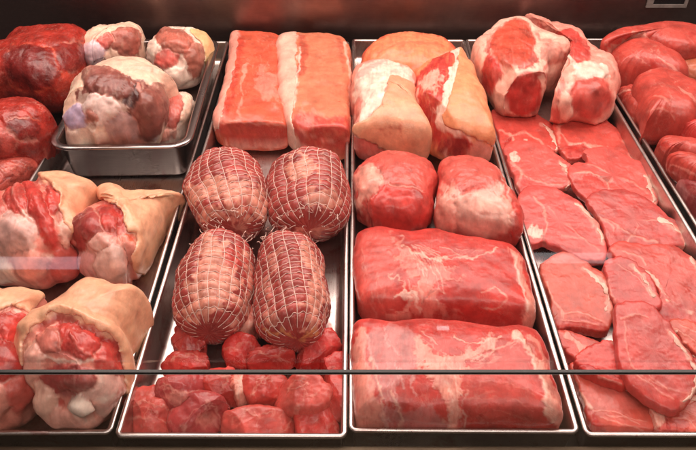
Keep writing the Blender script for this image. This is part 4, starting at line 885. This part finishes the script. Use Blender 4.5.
# ---- diced meat
KG2 = 'diced pork pieces'
CH = [
    ([(180, 130), (215, 123), (252, 160), (247, 207), (200, 212), (173, 182)], .036, .006, 'diced pork piece under the front netted roast nearest the hocks', 0),
    ([(165, 200), (230, 198), (252, 225), (242, 252), (150, 254), (138, 230)], .026, .006, 'flat diced pork piece just behind the glass edge, nearest the hocks', 0),
    ([(330, 80), (370, 58), (392, 110), (392, 152), (350, 158), (328, 120)], .042, .006, 'pale diced pork piece wedged between the two front netted roasts', 2),
    ([(308, 187), (340, 143), (387, 165), (397, 202), (370, 228), (320, 228)], .036, .006, 'bright red diced pork piece in front of the wedged pale piece', 1),
    ([(375, 190), (420, 173), (472, 185), (488, 222), (460, 243), (380, 238)], .034, .006, 'diced pork piece under the front netted roast beside the third tray', 0),
    ([(488, 192), (520, 148), (560, 128), (592, 150), (603, 192), (560, 228), (510, 238), (483, 217)], .046, .006, 'tall bright red diced pork piece, farthest back along the tray wall', 1),
    ([(560, 225), (610, 198), (642, 230), (622, 274), (570, 268)], .036, .006, 'diced pork piece against the tray wall at the glass edge', 1),
    ([(132, 272), (240, 246), (262, 290), (222, 332), (170, 353), (128, 312)], .040, .012, 'purplish diced pork piece with a white vein, lying on two others', 3),
    ([(250, 255), (320, 248), (342, 300), (352, 338), (290, 332), (243, 290)], .034, .006, 'diced pork piece beside the purplish one', 0),
    ([(323, 255), (372, 248), (368, 300), (352, 338), (328, 292)], .038, .010, 'diced pork piece with a pale fat face', 2),
    ([(365, 255), (430, 248), (473, 270), (468, 322), (400, 353), (368, 312)], .040, .008, 'dark red diced pork piece in the middle of the heap', 0),
    ([(570, 258), (618, 253), (624, 350), (590, 378), (563, 342)], .036, .006, 'diced pork piece standing along the tray wall near the front', 0),
    ([(465, 280), (530, 258), (573, 290), (568, 342), (530, 363), (480, 353), (448, 332)], .044, .012, 'rounded pale red diced pork piece near the tray wall', 4),
    ([(50, 325), (110, 293), (152, 330), (184, 388), (160, 412), (70, 408), (48, 367)], .036, .004, 'diced pork piece in the front corner beside the hocks', 4),
    ([(175, 352), (250, 300), (313, 345), (302, 388), (250, 420), (188, 403)], .042, .004, 'large diced pork piece at the tray front with fine white veins', 3),
    ([(300, 372), (350, 338), (430, 350), (503, 370), (508, 403), (450, 422), (308, 424)], .034, .004, 'long diced pork piece lying along the front of the tray', 4),
    ([(500, 350), (560, 333), (595, 385), (595, 424), (503, 426)], .036, .004, 'bright diced pork piece in the front corner beside the third tray', 1),
]
for i, (out, h, bs, lab, kd) in enumerate(CH):
    x = np.array(out, float); c = x.mean(0); rg = random.Random(i + 3)
    base = [(.50, .050, .040), (.50, .034, .028), (.70, .19, .145), (.38, .045, .045), (.56, .080, .064)][kd]
    ops = []
    for k in range(3):
        p = x[rg.randrange(len(x))] * .8 + c * .2; q_ = x[rg.randrange(len(x))] * .8 + c * .2
        mid = (p + q_) / 2 + np.array([rg.uniform(-15, 15), rg.uniform(-15, 15)])
        ops.append(Ln([tuple(p), tuple(mid), tuple(q_)], rg.uniform(3, 7), FAT if k else FATP, .32 if kd != 1 else .2, 6, .0003, 6))
    ops.append(El(c[0] + rg.uniform(-15, 15), c[1] + rg.uniform(-15, 15), 26, 18, BLOOD_SHADE if kd in (0, 1, 4) else FATP, .45, 20))
    if kd == 2: ops.append(El(c[0], c[1] + 10, 18, 40, FAT, .7, 14))
    piece('diced_pork', D2, out, h * .82, bs, n=3.4 + rg.random() * 1.6, nb=3, scale=1.16, cuts=[(rg.uniform(-90, 90), rg.uniform(10, 75), rg.uniform(.55, .82)) for _ in range(5)], cutk=.72, col=base, ops=ops, label=lab, cat='diced pork', group=KG2, N=150, RT=38, rough=.0017, rscale=30, edge=.06, relief=.0003, ragged=1.4, marb=.25, blotch=.3)


# ---------------------------------------------------------------- netted roasts
def netted(cx, cy, w, hh, h, rot, label, patches, base=.006, nw=20, nl=14, n=2.4, knot=1):
    SEED[0] += 37; seed = SEED[0]
    zm = base + h / 2; c3 = at(cx, cy, zm); dist = np.linalg.norm(c3 - CAM); mpp = ((c3 - CAM) @ FWD) / F
    sa = (CAMZ - zm) / dist; ca = math.sqrt(1 - sa * sa)
    S = hh / 2 * mpp; B = h / 2 * ca; q_ = n / (n - 1)
    Lh = (S ** q_ - B ** q_) ** (1 / q_) / sa; Wh = w / 2 * mpp
    az = math.atan2(-c3[0], c3[1]) + R(rot)
    ax = np.array([-math.sin(az), math.cos(az), 0]); lx = np.array([ax[1], -ax[0], 0])

    wav = lambda t: .55 * np.sin(2.3 * t + seed) + .22 * np.sin(6.1 * t + 2 * seed)
    wah = lambda th: .75 * np.sin(2 * th + seed) + .35 * np.sin(3 * th + 3 * seed) + .2 * np.sin(5 * th + seed)

    def surf(t, th, off=0.0):
        # t: -1 (front end) .. 1 (back end); th: around
        rad = np.maximum(1 - np.abs(t) ** (3.2 if knot > 0 else 4.4), 0) ** (1 / 2.5)
        rad = rad * (1 + .05 * np.sin(3 * th + seed) * (1 - t * t)) * (1 + .06 * t)
        p = np.array(c3) + ax * (t * Lh)[:, None] + lx * (np.cos(th) * rad * Wh)[:, None] + np.array([0, 0, 1.]) * (np.sin(th) * rad * h / 2)[:, None]
        lump = fbm(p, 22, 2, seed) * .006 * np.minimum(rad * 1.6, 1)
        nrm = lx * (np.cos(th) / Wh)[:, None] + np.array([0, 0, 1.]) * (np.sin(th) / (h / 2))[:, None]; nrm /= np.linalg.norm(nrm, axis=1)[:, None]
        nrm = nrm * rad[:, None] + ax * (np.sign(t) * (1 - rad))[:, None]; nrm /= np.linalg.norm(nrm, axis=1)[:, None] + 1e-9
        # cell bulge between strings
        gu = np.abs(np.sin(th * nw / 2 + wav(t))); gv = np.abs(np.sin((t + 1) / 2 * math.pi * nl + wah(th)))
        bul = (gu ** .5) * (gv ** .5)
        return p + nrm * (lump + .0021 * bul * np.minimum(rad * 1.5, 1) + off)[:, None], nrm, bul
    NT, NH = 170, 260
    tv = np.sin(np.linspace(-math.pi / 2, math.pi / 2, NT + 2)[1:-1]); tv = .75 * tv + .25 * np.linspace(-1, 1, NT)
    tv = np.clip(tv, -.9995, .9995)
    T, H = np.meshgrid(tv, np.linspace(0, 2 * math.pi, NH, endpoint=False), indexing='ij')
    V, nr_, bul = surf(T.ravel(), H.ravel())
    p0, p1 = V[:NH].mean(0), V[-NH:].mean(0)
    V = np.vstack([V, p0, p1]); j = np.arange(NH); k2 = (j + 1) % NH
    tris = np.vstack([np.column_stack([np.full(NH, NT * NH), k2, j]), np.column_stack([np.full(NH, NT * NH + 1), (NT - 1) * NH + j, (NT - 1) * NH + k2])])
    quads = grid_faces(NT, NH)[:, ::-1]
    Q, colr, disp, fld = paint(V, None, c3, np.array([cx, cy]), mpp, (.36, .056, .047), patches, PX, seed, .35, .3)
    V[:, 2] = np.maximum(V[:, 2], base - .0015)
    org = np.array([c3[0], c3[1], base])
    me = mesh_np('netted_roast', V - org, quads, tris)
    put_attr(me, colr, leanness(colr)); o = link('netted_roast', me, M['meat'], None, org)
    tag(o, label, 'netted roast', 'rolled roasts in elastic netting')
    # strings as one net
    Vn, Fn, cnt = [], [], 0

    def tube(P, Nn, r, closed):
        nonlocal cnt
        m_ = len(P); tg = np.roll(P, -1, 0) - np.roll(P, 1, 0)
        if not closed: tg[0] = P[1] - P[0]; tg[-1] = P[-1] - P[-2]
        tg /= np.linalg.norm(tg, axis=1)[:, None] + 1e-9
        sd = np.cross(tg, Nn); sd /= np.linalg.norm(sd, axis=1)[:, None] + 1e-9
        K = 6
        for a_ in range(K):
            an = 2 * math.pi * a_ / K; Vn.append(P + sd * (r * math.cos(an)) + Nn * (r * .8 * math.sin(an)))
        base_i = cnt; i_ = np.arange(m_ if closed else m_ - 1); i2 = (i_ + 1) % m_
        for a_ in range(K):
            b_ = (a_ + 1) % K
            Fn.append(np.column_stack([base_i + a_ * m_ + i_, base_i + a_ * m_ + i2, base_i + b_ * m_ + i2, base_i + b_ * m_ + i_]))
        cnt += K * m_
    rg = random.Random(seed)
    lo, hi = (-.955 if knot > 0 else -.965), .97
    for k in range(nw):
        th0 = 2 * math.pi * k / nw
        tt = np.linspace(lo - rg.uniform(0, .022), hi + rg.uniform(0, .022), 170)
        th = th0 - 2 / nw * wav(tt)
        th = th + .02 * np.sin(7 * tt + k)
        P, Nn, _b = surf(tt, th, .0002); tube(P, Nn, .00042, False)
    aa = np.linspace(0, 2 * math.pi, 150, endpoint=False)
    for k in range(1, nl):
        v = np.full_like(aa, k / nl * 2 - 1) - wah(aa) * 2 / (math.pi * nl) + .010 * np.sin(nw * aa + k)
        P, Nn, _b = surf(np.clip(v, -.99, .99), aa, .0003); tube(P, Nn, .00038, True)
    # loose gathered ends
    for end in ((-1,) if knot > 0 else (1,)):
        for k in range(24):
            th0 = rg.uniform(0, 2 * math.pi); t0 = end * rg.uniform(.86, .985)
            P0, N0, _b = surf(np.array([t0]), np.array([th0]), .001)
            u = np.linspace(0, 1, 10)[:, None]
            dr = N0[0] * rg.uniform(.002, .006) + ax * end * rg.uniform(-.004, .006) + np.array([rg.uniform(-1, 1), rg.uniform(-1, 1), rg.uniform(-.2, 1)]) * .005
            P = P0 + u * dr + np.cross(dr, N0[0])[None] * np.sin(u * 6) * 40 * .004 * 5
            tube(P, np.repeat(np.cross(N0, dr[None]) / (np.linalg.norm(np.cross(N0, dr[None])) + 1e-9), 10, 0), .00042, False)
    Vn_ = np.vstack(Vn); Vn_[:, 2] = np.maximum(Vn_[:, 2], base - .001)
    mn = mesh_np('netting', Vn_ - org, np.vstack(Fn))
    link('netting', mn, M['string'], o)
    return o


PF = (.76, .33, .24)
netted(228, 196, 77, 92, .088, 4, 'netted roast at the back of the four, beside the hock tray', [
    Pg([(190, 185), (225, 178), (262, 190), (266, 215), (250, 222), (215, 200), (192, 208)], PF, .85, 6, 0, 6), Ln([(192, 222), (225, 215), (245, 232)], 7, PF, .7), El(240, 205, 7, 5, LEAN, .7)], knot=1)
netted(309, 196, 80, 92, .090, -2, 'round netted roast at the back of the four, beside the third tray', [
    Pg([(288, 165), (305, 158), (322, 168), (310, 180), (290, 182)], PF, .85, 5, 0, 5), Pg([(308, 190), (330, 186), (340, 198), (322, 206), (308, 200)], PF, .8, 5, 0, 5), Ln([(285, 222), (310, 232), (330, 225)], 5, PF, .6)], knot=1, nw=20, nl=13)
netted(216, 286, 74, 106, .078, -13, 'netted roast with much pale fat at the front, beside the hock tray', [
    Pg([(200, 245), (222, 240), (240, 262), (232, 300), (210, 318), (186, 316), (196, 280)], PF, .85, 7, 0, 7), Ln([(245, 255), (252, 290), (235, 320)], 8, PF, .6), El(236, 255, 9, 12, LEAN, .8)], knot=-1)
netted(291, 291, 72, 110, .078, 2, 'netted roast at the front of the four, fat stripe on its flank', [
    Pg([(300, 248), (318, 250), (326, 290), (318, 325), (302, 325), (308, 285)], PF, .85, 6, 0, 6), Ln([(275, 255), (268, 290), (272, 320)], 7, PF, .5), Ln([(265, 325), (295, 335), (315, 330)], 6, (.66, .3, .12), .7)], knot=-1, nl=16)

# ---------------------------------------------------------------- light and camera
def area(name, loc, target, sx, sy, power, col):
    l = bpy.data.lights.new(name, 'AREA'); l.shape = 'RECTANGLE'; l.size = sx; l.size_y = sy; l.energy = power; l.color = col
    o = bpy.data.objects.new(name, l); COL.objects.link(o); o.location = loc
    o.rotation_euler = (Vector(target) - Vector(loc)).to_track_quat('-Z', 'Y').to_euler(); return o


area('case_lamp', (0.12, 1.00, .78), (0.10, .62, 0), 1.7, .50, 17.5, (1, .81, .73))
area('shop_lamp', (0.25, -.55, 1.75), (0, .55, 0), 1.8, .8, 21, (1, .81, .73))


def tube_seen_at(name, x0, x1, y, hgt, lum, col):
    # a far shop tube, placed where the sloping glass mirrors it towards a customer standing at the case
    tv = np.array([0, math.sin(SLOPE), math.cos(SLOPE)]); nv = np.array([0, -tv[2], tv[1]]); p0 = np.array([0, YG + .004, zt_ + .006])
    ends = []
    for x in (x0, x1):
        d = ray(x, y); d = d / np.linalg.norm(d); s = ((p0 - CAM) @ nv) / (d @ nv); hit = CAM + d * s
        r = d - 2 * (d @ nv) * nv; ends.append(hit + r * ((-2.6 - hit[1]) / r[1]))
    c = (ends[0] + ends[1]) / 2; wd = np.linalg.norm(ends[1] - ends[0])
    area(name, tuple(c), tuple(c + np.array([0, 1, 0])), wd, hgt, lum * math.pi * wd * hgt, col)
    print(name, c, wd)


tube_seen_at('tube_lamp', -20, 80, 263, .065, 2.6, (.92, .86, 1))
tube_seen_at('tube_lamp', 533, 612, 258, .055, 2.6, (1, .95, .95))
tube_seen_at('tube_lamp', 437, 449, 328, .020, 6, (1, 1, 1))
w = bpy.data.worlds.new('World'); scene.world = w; w.use_nodes = True
bg = w.node_tree.nodes['Background']; bg.inputs[0].default_value = (.60, .36, .33, 1); bg.inputs[1].default_value = .13

cam = bpy.data.cameras.new('camera'); co = bpy.data.objects.new('camera', cam); COL.objects.link(co)
co.location = CAM; co.rotation_euler = (math.pi / 2 - PITCH, 0, 0)
cam.sensor_width = 36; cam.lens = F / 696 * 36; cam.clip_start = .01; cam.clip_end = 50
scene.camera = co
scene.render.engine = 'CYCLES'
scene.cycles.use_denoising = True
scene.cycles.max_bounces = 6
scene.cycles.use_adaptive_sampling = True
scene.cycles.adaptive_threshold = .02
scene.cycles.transparent_max_bounces = 8
vs = scene.view_settings; vs.view_transform = 'Standard'; vs.look = 'None'; vs.exposure = .08; vs.gamma = 1
